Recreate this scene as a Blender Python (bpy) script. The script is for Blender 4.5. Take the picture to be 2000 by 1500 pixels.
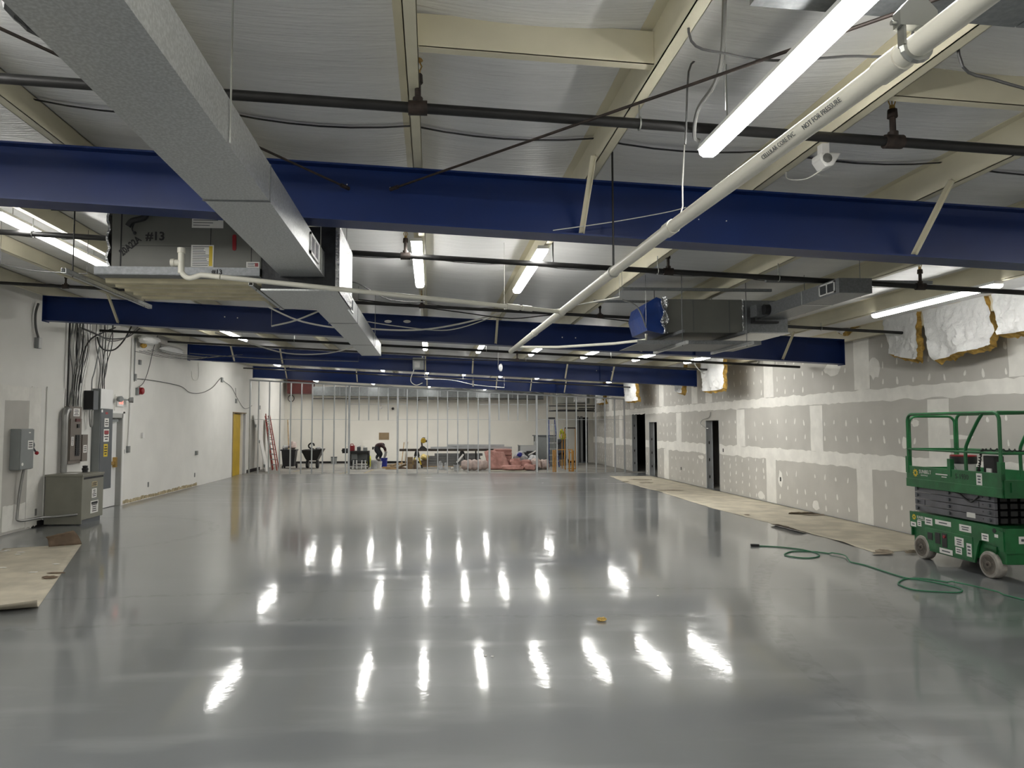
import bpy, math, random
from mathutils import Vector, Matrix, noise
for o in list(bpy.data.objects): bpy.data.objects.remove(o)
S = bpy.context.scene
COL = S.collection
R = random.Random(7)
# ---------------------------------------------------------------- camera
FPX, PX, PY, CH = 1387.0, 925.0, 750.0, 1.9
PHI = math.atan(82/FPX); PSI = math.atan(82/FPX*math.cos(PHI))
cd = bpy.data.cameras.new('camera'); cam = bpy.data.objects.new('camera', cd); COL.objects.link(cam)
cd.sensor_fit = 'HORIZONTAL'; cd.sensor_width = 36; cd.lens = 36*FPX/2000; cd.shift_x = (1000-PX)/2000; cd.clip_start = .05; cd.clip_end = 200
cam.location = (0, 0, CH); cam.rotation_euler = (math.pi/2+PHI, 0, -PSI)
S.camera = cam
# ---------------------------------------------------------------- world, exposure
w = bpy.data.worlds.new('world'); S.world = w; w.use_nodes = True
w.node_tree.nodes['Background'].inputs[0].default_value = (.02, .021, .023, 1)
w.node_tree.nodes['Background'].inputs[1].default_value = .3
S.view_settings.view_transform = 'Standard'; S.view_settings.look = 'None'
S.view_settings.exposure = 1.3; S.view_settings.gamma = 1; S.view_settings.use_curve_mapping = False
LAMP = 15.5                      # radiance of the strip-light diffusers
LAMPCOL = (1.0, .985, .94)
# ---------------------------------------------------------------- a ray through a pixel, cut with a real plane of the room
_f = Vector((math.sin(PSI)*math.cos(PHI), math.cos(PSI)*math.cos(PHI), math.sin(PHI)))
_r = Vector((math.cos(PSI), -math.sin(PSI), 0)); _u = Vector((-math.sin(PSI)*math.sin(PHI), -math.cos(PSI)*math.sin(PHI), math.cos(PHI)))
_c = Vector((0, 0, CH))
def cut(u, v, ax, val):
    d = _f*FPX + _r*(u-PX) - _u*(v-PY)
    return _c + d*((val-_c[ax])/d[ax])
def AX(u, v, x): return cut(u, v, 0, x)
def AY(u, v, y): return cut(u, v, 1, y)
def AZ(u, v, z=0.): return cut(u, v, 2, z)
# ---------------------------------------------------------------- mesh helpers
def world_org(o):
    p = Vector((0, 0, 0))
    while o is not None: p += o.location; o = o.parent
    return p
class MB:
    def __init__(s, T=None): s.v = []; s.f = []; s.T = T; s.mi = []; s.cur = 0
    def add(s, vs, fs):
        n = len(s.v)
        for p in vs:
            p = Vector(p); s.v.append(s.T @ p if s.T is not None else p)
        for q in fs: s.f.append(tuple(i+n for i in q)); s.mi.append(s.cur)
        return s
    def box(s, x0, x1, y0, y1, z0, z1):
        return s.add([(x0,y0,z0),(x1,y0,z0),(x1,y1,z0),(x0,y1,z0),(x0,y0,z1),(x1,y0,z1),(x1,y1,z1),(x0,y1,z1)],
                     [(0,3,2,1),(4,5,6,7),(0,1,5,4),(1,2,6,5),(2,3,7,6),(3,0,4,7)])
    def hexa(s, a, b):          # two loops of four points
        return s.add(list(a)+list(b), [(3,2,1,0),(4,5,6,7),(0,1,5,4),(1,2,6,5),(2,3,7,6),(3,0,4,7)])
    def bar(s, p, q, w, h, up=(0,0,1)):
        p = Vector(p); q = Vector(q); d = (q-p).normalized(); up = Vector(up)
        if abs(d.dot(up)) > .95: up = Vector((0,1,0))
        a = d.cross(up).normalized(); b = a.cross(d).normalized()
        l = [a*w/2+b*h/2, -a*w/2+b*h/2, -a*w/2-b*h/2, a*w/2-b*h/2]
        return s.hexa([p+i for i in l], [q+i for i in l])
    def prism(s, pts, ax, a, b):   # pts 2d in the two remaining axes
        def mk(p, t):
            if ax == 0: return (t, p[0], p[1])
            if ax == 1: return (p[0], t, p[1])
            return (p[0], p[1], t)
        n = len(pts)
        return s.add([mk(p,a) for p in pts]+[mk(p,b) for p in pts],
              [tuple(range(n))[::-1], tuple(range(n,2*n))]+[(i,(i+1)%n,n+(i+1)%n,n+i) for i in range(n)])
    def tube(s, pts, r, n=8, closed=False):
        pts = [Vector(p) for p in pts]; m = len(pts); rs = r if isinstance(r, (list,tuple)) else [r]*m
        vs = []; nrm = None
        for i in range(m):
            t = (pts[(i+1)%m]-pts[i-1]) if closed else pts[min(i+1,m-1)]-pts[max(i-1,0)]
            t = t.normalized() if t.length > 1e-9 else Vector((0,0,1))
            if nrm is None:
                nrm = t.cross(Vector((0,0,1)) if abs(t.z) < .9 else Vector((0,1,0))).normalized()
            else: nrm = (nrm - t*nrm.dot(t)).normalized()
            bn = t.cross(nrm)
            for k in range(n):
                a = 2*math.pi*k/n; vs.append(pts[i]+(nrm*math.cos(a)+bn*math.sin(a))*rs[i])
        fs = []
        for i in range(m if closed else m-1):
            j = (i+1)%m
            for k in range(n): fs.append((i*n+k, i*n+(k+1)%n, j*n+(k+1)%n, j*n+k))
        if not closed: fs += [tuple(range(n))[::-1], tuple(range((m-1)*n, m*n))]
        return s.add(vs, fs)
    def cyl(s, p, q, r, n=14, r1=None): return s.tube([p, q], [r, r if r1 is None else r1], n)
    def lathe(s, prof, c=(0,0,0), n=16, ax=2, M=None):
        vs = []; fs = []; c = Vector(c)
        for r, h in prof:
            for k in range(n):
                a = 2*math.pi*k/n; x, y = r*math.cos(a), r*math.sin(a)
                p = Vector({2:(x,y,h), 0:(h,x,y), 1:(y,h,x)}[ax])
                if M is not None: p = M @ p
                vs.append(p+c)
        m = len(prof)
        for i in range(m-1):
            for k in range(n): fs.append((i*n+k, i*n+(k+1)%n, (i+1)*n+(k+1)%n, (i+1)*n+k))
        fs += [tuple(range(n))[::-1], tuple(range((m-1)*n, m*n))]
        return s.add(vs, fs)
    def grid(s, fn, nu, nv, closed_u=False):
        vs = [fn(i/nu, j/nv) for j in range(nv+1) for i in range(nu+1)]
        w_ = nu+1
        return s.add(vs, [(j*w_+i, j*w_+i+1, (j+1)*w_+i+1, (j+1)*w_+i) for j in range(nv) for i in range(nu)])
    def blob(s, c, r, nu=12, nv=8, amp=.15, seed=0, flat=0., pw=1.):
        c = Vector(c); vs = []; r = Vector(r)
        for j in range(nv+1):
            th = math.pi*j/nv
            for i in range(nu):
                ph = 2*math.pi*i/nu; d = Vector((math.sin(th)*math.cos(ph), math.sin(th)*math.sin(ph), math.cos(th)))
                k = 1+amp*noise.noise(d*1.9+Vector((seed*3.7, seed, 0)))
                q = Vector([math.copysign(abs(t)**pw, t) for t in d]) if pw != 1. else d
                p = Vector((q.x*r.x, q.y*r.y, q.z*r.z))*k
                p.z = max(p.z, -r.z*(1-flat)); vs.append(c+p)
        return s.add(vs, [(j*nu+i, (j+1)*nu+i, (j+1)*nu+(i+1)%nu, j*nu+(i+1)%nu) for j in range(nv) for i in range(nu)])
    def build(s, name, mat, parent=None, smooth=False, bevel=0, solid=0, org=None):
        me = bpy.data.meshes.new(name)
        if parent is not None: loc = world_org(parent); mine = Vector((0,0,0))
        else:
            if org is None:
                xs = [p.x for p in s.v]; ys = [p.y for p in s.v]; zs = [p.z for p in s.v]
                org = Vector(((min(xs)+max(xs))/2, (min(ys)+max(ys))/2, min(zs)))
            loc = Vector(org); mine = loc
        me.from_pydata([tuple(p-loc) for p in s.v], [], s.f); me.validate()
        for m in (mat if isinstance(mat, (list,tuple)) else [mat]): me.materials.append(m)
        if max(s.mi or [0]) > 0 and len(me.polygons) == len(s.mi): me.polygons.foreach_set('material_index', s.mi)
        o = bpy.data.objects.new(name, me); COL.objects.link(o); o.location = mine; o.parent = parent
        if smooth:
            me.shade_smooth(); me.set_sharp_from_angle(angle=.7)
        if bevel:
            b = o.modifiers.new('bevel', 'BEVEL'); b.width = bevel; b.segments = 2; b.limit_method = 'ANGLE'
        if solid:
            b = o.modifiers.new('solid', 'SOLIDIFY'); b.thickness = solid; b.offset = 0
        return o
def box(name, mat, parent, *a, bevel=0): return MB().box(*a).build(name, mat, parent, bevel=bevel)
def tag(o, label, cat=None, group=None):
    o['label'] = label
    if cat: o['category'] = cat
    if group: o['group'] = group
    return o
def thing(name, label, cat, loc, group=None):
    o = bpy.data.objects.new(name, None); COL.objects.link(o); o.location = loc; o.empty_display_size = .1
    return tag(o, label, cat, group)
def struct(o): o['kind'] = 'structure'; return o
def stuff(o): o['kind'] = 'stuff'; return o
def copy_tree(o, parent=None, loc=None):
    c = o.copy(); COL.objects.link(c); c.parent = parent
    if loc is not None: c.location = loc
    for ch in list(o.children): copy_tree(ch, c)
    return c
def spline(pts, n=6, closed=False):
    pts = [Vector(p) for p in pts]; m = len(pts); out = []
    for i in range(m if closed else m-1):
        g = (lambda k: pts[k%m]) if closed else (lambda k: pts[max(0,min(m-1,k))])
        a, b, c, d = g(i-1), g(i), g(i+1), g(i+2)
        for k in range(n):
            t = k/n; out.append(.5*((2*b)+(c-a)*t+(2*a-5*b+4*c-d)*t*t+(3*b-a-3*c+d)*t**3))
    if not closed: out.append(pts[-1])
    return out
def text(s, size, loc, xd, ud, mat, parent, name='lettering', ext=.0006, align='LEFT', sx=1., bold=0.):
    cu = bpy.data.curves.new(name, 'FONT'); cu.body = s; cu.size = size; cu.align_x = align; cu.extrude = ext; cu.offset = bold; cu.resolution_u = 2
    t = bpy.data.objects.new(name, cu); COL.objects.link(t)
    bpy.context.view_layer.update()
    me = bpy.data.meshes.new_from_object(t.evaluated_get(bpy.context.evaluated_depsgraph_get()))
    bpy.data.objects.remove(t); bpy.data.curves.remove(cu)
    xd = Vector(xd).normalized()*sx; ud = Vector(ud).normalized(); nd = xd.cross(ud).normalized()
    M = Matrix((xd, ud, nd)).transposed().to_4x4(); M.translation = Vector(loc)-world_org(parent)
    me.transform(M); me.materials.clear(); me.materials.append(mat)
    o = bpy.data.objects.new(name, me); COL.objects.link(o); o.parent = parent
    return o
# ---------------------------------------------------------------- materials
def mat(name, col, rough=.6, metal=0., var=.06, vscale=3., bump=0., bscale=40., coat=0., emit=0., spec=.5, trans=0., stretch=None, col2=None, lo=.4, hi=.65, alpha=1.):
    m = bpy.data.materials.new(name); m.use_nodes = True; nt = m.node_tree; b = nt.nodes['Principled BSDF']
    b.inputs['Base Color'].default_value = (*col, 1); b.inputs['Roughness'].default_value = rough; b.inputs['Metallic'].default_value = metal
    b.inputs['Coat Weight'].default_value = coat; b.inputs['Specular IOR Level'].default_value = spec
    if trans: b.inputs['Transmission Weight'].default_value = trans
    if alpha < 1: b.inputs['Alpha'].default_value = alpha
    if emit: b.inputs['Emission Color'].default_value = (*col, 1); b.inputs['Emission Strength'].default_value = emit
    if var or bump or col2:
        tc = nt.nodes.new('ShaderNodeTexCoord'); src = tc.outputs['Object']
        if stretch:
            mp = nt.nodes.new('ShaderNodeMapping'); mp.inputs['Scale'].default_value = stretch; nt.links.new(src, mp.inputs[0]); src = mp.outputs[0]
    if var or col2:
        n = nt.nodes.new('ShaderNodeTexNoise'); n.inputs['Scale'].default_value = vscale; n.inputs['Detail'].default_value = 5; nt.links.new(src, n.inputs['Vector'])
        r = nt.nodes.new('ShaderNodeValToRGB'); e = r.color_ramp.elements
        c2 = col2 or tuple(min(1, c*(1+var)) for c in col); c1 = col if col2 else tuple(c*(1-var) for c in col)
        e[0].position = lo; e[1].position = hi; e[0].color = (*c1, 1); e[1].color = (*c2, 1)
        nt.links.new(n.outputs['Fac'], r.inputs[0]); nt.links.new(r.outputs[0], b.inputs['Base Color'])
    if bump:
        n2 = nt.nodes.new('ShaderNodeTexNoise'); n2.inputs['Scale'].default_value = bscale; n2.inputs['Detail'].default_value = 4; nt.links.new(src, n2.inputs['Vector'])
        bp = nt.nodes.new('ShaderNodeBump'); bp.inputs['Strength'].default_value = bump; bp.inputs['Distance'].default_value = .02
        nt.links.new(n2.outputs['Fac'], bp.inputs['Height']); nt.links.new(bp.outputs[0], b.inputs['Normal'])
    return m
M = {}
M['wall'] = mat('white_wall_paint', (.76,.75,.715), .75, var=.03, vscale=1.2, bump=.12, bscale=60)
M['backwall'] = mat('back_wall_paint', (.74,.72,.66), .75, var=.03, vscale=.8, bump=.1, bscale=40)
M['gyp'] = mat('grey_gypsum_board', (.50,.485,.45), .85, var=.05, vscale=1.5)
M['mud'] = mat('joint_compound', (.78,.765,.72), .8, var=.05, vscale=4, bump=.1, bscale=30)
M['insul'] = mat('white_vinyl_insulation', (.80,.80,.795), .42, var=.03, vscale=2, bump=.5, bscale=7, stretch=(.5,6,1))
M['drape'] = mat('white_insulation_facing', (.80,.80,.79), .38, var=.03, bump=1., bscale=14)
M['fibre'] = mat('yellow_fibreglass', (.46,.29,.07), .95, var=.3, vscale=12, bump=.8, bscale=30)
M['cream'] = mat('cream_primer', (.70,.655,.50), .5, var=.05, vscale=2)
M['creamd'] = mat('cream_deck', (.62,.56,.38), .5, var=.1, vscale=5)
M['blue'] = mat('blue_beam_paint', (.0015,.018,.11), .4, var=.1, vscale=1.5, spec=.38)
M['galv'] = mat('galvanised_steel', (.56,.575,.575), .38, .7, var=.13, vscale=75, bump=.02, bscale=50)
M['galvd'] = mat('dull_galvanised_steel', (.23,.24,.25), .45, .6, var=.1, vscale=40)
M['stud'] = mat('steel_stud', (.50,.52,.53), .4, .55, var=.06)
M['black'] = mat('black_pipe', (.009,.0085,.0085), .5, 0., var=.3, vscale=9)
M['blackpl'] = mat('black_plastic', (.011,.011,.012), .5, var=.1)
M['rust'] = mat('rusty_iron', (.030,.020,.016), .6, .2, var=.4, vscale=20)
M['brass'] = mat('brass', (.55,.36,.12), .3, .9, var=.1)
M['chrome'] = mat('zinc_plate', (.42,.43,.41), .3, .85, var=.1)
M['pvc'] = mat('white_pvc', (.76,.74,.65), .38, var=.03)
M['white'] = mat('white_enamel', (.78,.78,.77), .4, var=.02)
M['whitepl'] = mat('white_plastic', (.80,.79,.77), .45, var=.02)
M['ahu'] = mat('grey_green_cabinet', (.155,.157,.14), .45, .1, var=.06, bump=.1, bscale=3)
M['lblack'] = mat('black_duct_liner', (.018,.02,.024), .5, var=.4, vscale=9, bump=.5, bscale=12)
M['foil'] = mat('foil_tape', (.62,.63,.64), .25, .9, var=.15, bump=1., bscale=25)
M['bluefoil'] = mat('blue_plastic_wrap', (.012,.045,.22), .3, var=.2, bump=.4, bscale=8)
M['egrey'] = mat('grey_electrical_enamel', (.235,.25,.25), .45, .05, var=.05)
M['edark'] = mat('dark_grey_electrical_enamel', (.095,.105,.115), .45, .05, var=.05)
M['ebrown'] = mat('taupe_panelboard_enamel', (.16,.135,.115), .45, .1, var=.08)
M['olive'] = mat('olive_grey_enamel', (.235,.23,.19), .5, .05, var=.05)
M['dframe'] = mat('pale_grey_door_frame', (.42,.42,.40), .5, var=.03)
M['paper'] = mat('label_paper', (.78,.77,.74), .7, var=.04)
M['ink'] = mat('black_ink', (.02,.02,.022), .7, var=0)
M['red'] = mat('red_plastic', (.28,.015,.02), .4, var=.1)
M['darkred'] = mat('dark_red_primer', (.10,.022,.02), .55, var=.2)
M['redf'] = mat('red_fibreglass', (.34,.045,.03), .45, var=.15, vscale=8)
M['yellow'] = mat('yellow_paint', (.55,.36,.012), .5, var=.08)
M['yell'] = mat('yellow_sticker', (.66,.48,.02), .5, var=.05)
M['bagy'] = mat('pale_yellow_bag', (.60,.47,.16), .6, var=.2, vscale=9)
M['green'] = mat('green_lift_paint', (.010,.125,.035), .38, var=.2, vscale=5, bump=.05)
M['greend'] = mat('green_cord', (.03,.17,.085), .5, var=.1)
M['scis'] = mat('grey_scissor_paint', (.13,.13,.145), .45, .1, var=.12, vscale=6)
M['tyre'] = mat('pale_grey_tyre', (.32,.30,.27), .8, var=.15, vscale=12)
M['hub'] = mat('dirty_wheel_hub', (.15,.13,.105), .7, var=.25, vscale=10)
M['orange'] = mat('orange_scaffold_paint', (.50,.24,.035), .5, var=.12)
M['ram'] = mat('tan_floor_board', (.50,.455,.36), .85, var=.14, vscale=2.2, bump=.1, bscale=20)
M['ramd'] = mat('brown_board_underside', (.165,.12,.085), .9, var=.15, vscale=8)
M['ramm'] = mat('torn_board_edge', (.27,.225,.17), .9, var=.2, vscale=9)
M['tan'] = mat('tan_adhesive', (.42,.35,.22), .85, var=.3, vscale=9)
M['card'] = mat('brown_cardboard', (.27,.195,.115), .85, var=.1)
M['wood'] = mat('raw_wood', (.42,.29,.15), .8, var=.2, vscale=8)
M['dwood'] = mat('dark_wood_plank', (.055,.045,.035), .75, var=.3, vscale=6)
M['pink'] = mat('pink_fibreglass', (.50,.27,.235), .9, var=.12, vscale=6, bump=.7, bscale=14)
M['pinkwrap'] = mat('pale_pink_wrapped_insulation', (.55,.44,.40), .5, var=.15, vscale=5, bump=.6, bscale=12)
M['plastic'] = mat('grey_white_plastic_film', (.48,.49,.50), .3, var=.25, vscale=6, bump=1., bscale=10)
M['bin'] = mat('dark_grey_bin', (.022,.024,.028), .5, var=.1)
M['bluepl'] = mat('blue_bucket_plastic', (.012,.025,.26), .4, var=.1)
M['skin'] = mat('skin', (.42,.24,.17), .6, var=.05)
M['shirt'] = mat('dark_plaid_shirt', (.045,.022,.025), .9, var=.5, vscale=16)
M['pants'] = mat('dark_trousers', (.016,.016,.022), .9, var=.2)
M['hair'] = mat('dark_cap', (.012,.012,.013), .8, var=.2)
M['shoe'] = mat('grey_shoe', (.12,.11,.10), .8, var=.2)
M['hivis'] = mat('yellow_green_fabric', (.55,.56,.06), .8, var=.3, vscale=12)
M['glass'] = mat('blue_tinted_glass', (.03,.05,.10), .08, var=0)
M['dark'] = mat('unlit_room_shade', (.03,.03,.03), .9, var=.1)  # near-black colour stands in for the lack of light in these rooms
M['ductd'] = mat('dull_old_duct', (.12,.128,.13), .5, .35, var=.12, vscale=12)
M['wire'] = mat('grey_armoured_cable', (.30,.30,.29), .35, .6, var=.1)
M['wirew'] = mat('white_cable', (.62,.61,.57), .5, var=.04)
M['wireg'] = mat('grey_cable', (.10,.10,.10), .5, var=.1)
M['alu'] = mat('aluminium', (.55,.56,.57), .35, .8, var=.06)
M['crease'] = mat('orange_sponge', (.62,.42,.13), .9, var=.2, vscale=40, bump=.5)
def emis(name, col, strength):
    m = bpy.data.materials.new(name); m.use_nodes = True; nt = m.node_tree
    nt.nodes.remove(nt.nodes['Principled BSDF']); e = nt.nodes.new('ShaderNodeEmission')
    e.inputs[0].default_value = (*col, 1); e.inputs[1].default_value = strength
    nt.links.new(e.outputs[0], nt.nodes['Material Output'].inputs[0]); return m
M['lamp'] = emis('lit_diffuser', LAMPCOL, LAMP)
M['exit'] = emis('lit_exit_sign', (1., .16, .1), 1.1)
def epoxy():
    m = bpy.data.materials.new('grey_epoxy_floor'); m.use_nodes = True; nt = m.node_tree; b = nt.nodes['Principled BSDF']; N = nt.nodes.new; L = nt.links.new
    tc = N('ShaderNodeTexCoord')
    def nz(scale, det, st=(1,1,1), rot=0):
        mp = N('ShaderNodeMapping'); mp.inputs['Scale'].default_value = st; mp.inputs['Rotation'].default_value = (0,0,rot); L(tc.outputs['Object'], mp.inputs[0])
        n = N('ShaderNodeTexNoise'); n.inputs['Scale'].default_value = scale; n.inputs['Detail'].default_value = det; L(mp.outputs[0], n.inputs['Vector']); return n
    def ramp(n, a, b_, c0, c1):
        r = N('ShaderNodeValToRGB'); e = r.color_ramp.elements; e[0].position = a; e[1].position = b_; e[0].color = (*c0,1); e[1].color = (*c1,1); L(n.outputs[0], r.inputs[0]); return r
    n1 = nz(.35, 6); base = ramp(n1, .35, .68, (.152,.161,.166), (.19,.199,.203))
    n2 = nz(1.3, 9, (.5,2.2,1), .25); dust = ramp(n2, .52, .70, (0,0,0), (1,1,1))
    # tyre tracks: two curved bands with a tread pattern
    sp = N('ShaderNodeSeparateXYZ'); L(tc.outputs['Object'], sp.inputs[0])
    def math_(op, a, b_=None):
        k = N('ShaderNodeMath'); k.operation = op
        for i, q in enumerate((a, b_)):
            if q is None: continue
            if isinstance(q, (int,float)): k.inputs[i].default_value = q
            else: L(q, k.inputs[i])
        return k.outputs[0]
    def track(cx, cy, rad, wd):
        dx = math_('SUBTRACT', sp.outputs[0], cx); dy = math_('SUBTRACT', sp.outputs[1], cy)
        d = math_('SQRT', math_('ADD', math_('MULTIPLY', dx, dx), math_('MULTIPLY', dy, dy)))
        return math_('LESS_THAN', math_('ABSOLUTE', math_('SUBTRACT', d, rad)), wd)
    tr = None
    for t in TRACKS:
        k = track(*t); tr = k if tr is None else math_('MAXIMUM', tr, k)
    n3 = nz(9, 4); brk = ramp(n3, .42, .6, (0,0,0), (1,1,1)); tr = math_('MULTIPLY', tr, brk.outputs[0])
    mx = N('ShaderNodeMixRGB'); mx.inputs[2].default_value = (.25,.26,.262,1); L(math_('MULTIPLY', dust.outputs[0], .7), mx.inputs[0]); L(base.outputs[0], mx.inputs[1])
    mt = N('ShaderNodeMixRGB'); mt.inputs[2].default_value = (.115,.12,.124,1); L(math_('MULTIPLY', tr, .35), mt.inputs[0]); L(mx.outputs[0], mt.inputs[1])
    L(mt.outputs[0], b.inputs['Base Color'])
    rr = math_('ADD', math_('MULTIPLY', dust.outputs[0], .08), math_('ADD', .05, math_('MULTIPLY', n1.outputs[0], .04)))
    far = N('ShaderNodeMapRange'); far.interpolation_type = 'SMOOTHSTEP'; far.inputs['From Min'].default_value = 13; far.inputs['From Max'].default_value = 25; L(sp.outputs[1], far.inputs['Value'])
    rr = math_('ADD', rr, math_('MULTIPLY', far.outputs[0], .13))     # building dust lies thicker towards the work area
    crr = math_('ADD', rr, math_('MULTIPLY', tr, .03)); L(crr, b.inputs['Coat Roughness']); b.inputs['Coat Weight'].default_value = .85
    L(math_('ADD', crr, .25), b.inputs['Roughness'])
    b.inputs['Specular IOR Level'].default_value = .3
    nb = nz(3.5, 3); nb2 = nz(22, 2); h = math_('ADD', nb.outputs[0], math_('MULTIPLY', nb2.outputs[0], .22))
    bp = N('ShaderNodeBump'); bp.inputs['Strength'].default_value = .22; bp.inputs['Distance'].default_value = .0045; L(h, bp.inputs['Height']); L(bp.outputs[0], b.inputs['Normal']); L(bp.outputs[0], b.inputs['Coat Normal'])
    return m
TRACKS = [(14,3.5,11.2,.10),(14,3.5,10.0,.10),(1.5,40,19.5,.05),(-3,36,14,.05),(4,34,10.5,.06),(0,-30,37.2,.05),(0,-30,38.4,.05),(-6.2,13.2,2.2,.09),(5,27,3.0,.05)]
M['floor'] = epoxy()
M['concrete'] = mat('bare_concrete', (.34,.325,.29), .7, var=.25, vscale=1.2, bump=.1, col2=(.22,.215,.20))
# ---------------------------------------------------------------- room dimensions
XL, XR, YB, YF, YS = -7.45, 8.40, 36.6, -9.0, 28.85
BEAMS = [5.6, 13.22, 20.84, 28.3]
PURX = [-.15+1.375*k for k in range(-5, 7)]
zc = lambda x: 4.15-.046*x          # underside of the roof insulation at the purlins
zp = lambda x: 3.93-.046*x          # underside of the purlins, top of the beams
zb = lambda x: 3.465-.048*x         # underside of the beams
# ================================================================ STRUCTURE
struct(MB().box(XL-.2, XR+.2, YF, 28.55, -.1, 0).build('floor', M['floor'], org=(0,0,0)))
struct(MB().box(XL-.2, XR+.2, 28.55, YB+.2, -.1, -.001).build('floor_back', M['concrete'], org=(0,32,0)))
struct(MB().box(XR+.2, XR+3.6, 9, YB, -.1, -.002).build('floor_side', M['concrete'], org=(10,22,0)))
struct(MB().box(XL-2.6, XL-.2, 14, YB, -.1, -.002).build('floor_annex', M['concrete'], org=(-9,22,0)))
# ceiling: insulation blanket sagging between the purlins
def ceil():
    xs = []
    pts = [XL-.15]+PURX+[XR+.2]
    for a, b in zip(pts, pts[1:]):
        for k in range(8): xs.append((a+(b-a)*k/8, k/8, b-a))
    xs.append((pts[-1], 0, 1)); ny = 330; mb = MB(); vs = []
    for j in range(ny+1):
        y = YF+(YB-YF)*j/ny
        for i, (x, t, wd) in enumerate(xs):
            bay = i//8
            s = .05*(4*t*(1-t))*min(1, wd/1.3)*(1+.25*math.sin(y*1.7+bay*2.1))
            e = 4*t*(1-t)
            wr = .012*noise.noise(Vector((x*.6, y*2.6, bay*5.)))+.008*noise.noise(Vector((x*1.1, y*6.5, bay*9.)))
            vs.append((x, y, zc(x)+.02-s-wr*e-.012*abs(math.sin(y*math.pi/1.27))*e))
    n = len(xs)
    mb.add(vs, [(j*n+i, (j+1)*n+i, (j+1)*n+i+1, j*n+i+1) for j in range(ny) for i in range(n-1)])
    return struct(mb.build('ceiling', M['insul'], smooth=True, org=(0,14,4.1)))
CEIL = ceil()
# black straps holding up the blanket
for y in (2.55, 5.22, 9.35, 12.9):
    for a, b in zip(PURX, PURX[1:]):
        mb = MB(); n = 6
        up = [(a+(b-a)*k/n, zc(a+(b-a)*k/n)-.052*4*(k/n)*(1-k/n)-.012) for k in range(n+1)]
        for (x0, z0), (x1, z1) in zip(up, up[1:]): mb.hexa([(x0,y-.012,z0),(x0,y+.012,z0),(x0,y+.012,z0+.004),(x0,y-.012,z0+.004)], [(x1,y-.012,z1),(x1,y+.012,z1),(x1,y+.012,z1+.004),(x1,y-.012,z1+.004)])
        mb.build('strap', M['black'], CEIL)
def wall_with_holes(name, m, ax, a, b, y0, y1, z0, z1, holes, parent=None):
    mb = MB(); cuts = sorted(holes); y = y0
    def bx(p, q, r, s):
        if q-p < 1e-4 or s-r < 1e-4: return
        if ax == 0: mb.box(a, b, p, q, r, s)
        else: mb.box(p, q, a, b, r, s)
    for (h0, h1, hb, ht) in cuts:
        bx(y, h0, z0, z1); bx(h0, h1, z0, hb); bx(h0, h1, ht, z1); y = h1
    bx(y, y1, z0, z1)
    return mb.build(name, m, parent)
HR = [(20.36,21.4,0,2.07), (26.1,27.1,0,2.05), (27.55,29.45,0,2.46)]
WR = struct(wall_with_holes('wall_right', M['stud'], 0, XR+.016, XR+.20, YF, YB, 0, 3.86, HR))
HL = [(16.35,17.62,0,2.15), (27.2,29.1,0,2.41)]
WL = struct(wall_with_holes('wall_left', M['wall'], 0, XL-.2, XL, YF, YB+.2, 0, 4.6, HL))
WB = struct(wall_with_holes('wall_back', M['backwall'], 1, YB, YB+.2, XL-.2, XR+.2, 0, 4.6, [(7.55, 8.15, 0, 2.35)]))
struct(MB().box(XL-.2, XR+.2, YF-.2, YF, 0, 4.7).build('wall_front', M['wall']))
# rooms beyond the openings
struct(MB().box(XR+3.4, XR+3.6, 9, YB, 0, 3.6).build('wall_side_room', M['gyp']))
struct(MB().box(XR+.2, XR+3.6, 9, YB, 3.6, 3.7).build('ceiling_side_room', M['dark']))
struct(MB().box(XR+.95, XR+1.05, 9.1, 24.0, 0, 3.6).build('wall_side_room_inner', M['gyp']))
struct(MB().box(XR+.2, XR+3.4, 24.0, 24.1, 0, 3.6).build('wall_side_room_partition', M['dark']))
struct(MB().box(XR+.2, XR+3.4, 9.0, 9.1, 0, 3.6).build('wall_side_room_end', M['gyp']))
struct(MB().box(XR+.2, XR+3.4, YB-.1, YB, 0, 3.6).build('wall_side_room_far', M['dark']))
struct(MB().box(XL-2.6, XL-2.5, 14, YB, 0, 3).build('wall_annex', M['wall']))
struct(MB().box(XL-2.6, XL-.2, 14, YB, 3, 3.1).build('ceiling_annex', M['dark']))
struct(MB().box(XL-2.5, XL-.2, 20, 20.1, 0, 3).build('wall_annex_partition', M['wall']))
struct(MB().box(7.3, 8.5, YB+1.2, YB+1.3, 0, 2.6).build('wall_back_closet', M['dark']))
# ---- drywall boards of the right wall
def sub_rects(r, holes):
    out = [r]
    for (h0, h1, hb, ht) in holes:
        nxt = []
        for (a, b, c, d) in out:
            if h1 <= a or h0 >= b or ht <= c or hb >= d: nxt.append((a,b,c,d)); continue
            if a < h0: nxt.append((a, h0, c, d))
            if b > h1: nxt.append((h1, b, c, d))
            p, q = max(a,h0), min(b,h1)
            if c < hb: nxt.append((p, q, c, hb))
            if d > ht: nxt.append((p, q, ht, d))
        out = nxt
    return out
ROWS = [(.012, 1.215, [32.4, 28.9, 25.1, 21.2, 17.22, 13.41, 9.7, 5.9, 2.1, -1.7, -5.4]),
        (1.22, 2.478, [31.2, 27.4, 23.76, 20.9, 18.9, 15.08, 11.33, 7.5, 3.7, 0., -3.7, -7.4]),
        (2.483, 3.86, [33, 29.4, 25.55, 22.27, 21.1, 17.25, 13.39, 9.6, 5.9, 2.1, -1.7, -5.4])]
for (z0, z1, js) in ROWS:
    e = [YB-.005]+js+[YF+.005]
    for a, b in zip(e, e[1:]):
        mb = MB()
        for (p, q, r, s) in sub_rects((b+.002, a-.002, z0, z1), HR): mb.box(XR, XR+.0155, p, q, r, s)
        if mb.v: mb.build('drywall_board', M['gyp'], WR)
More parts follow.
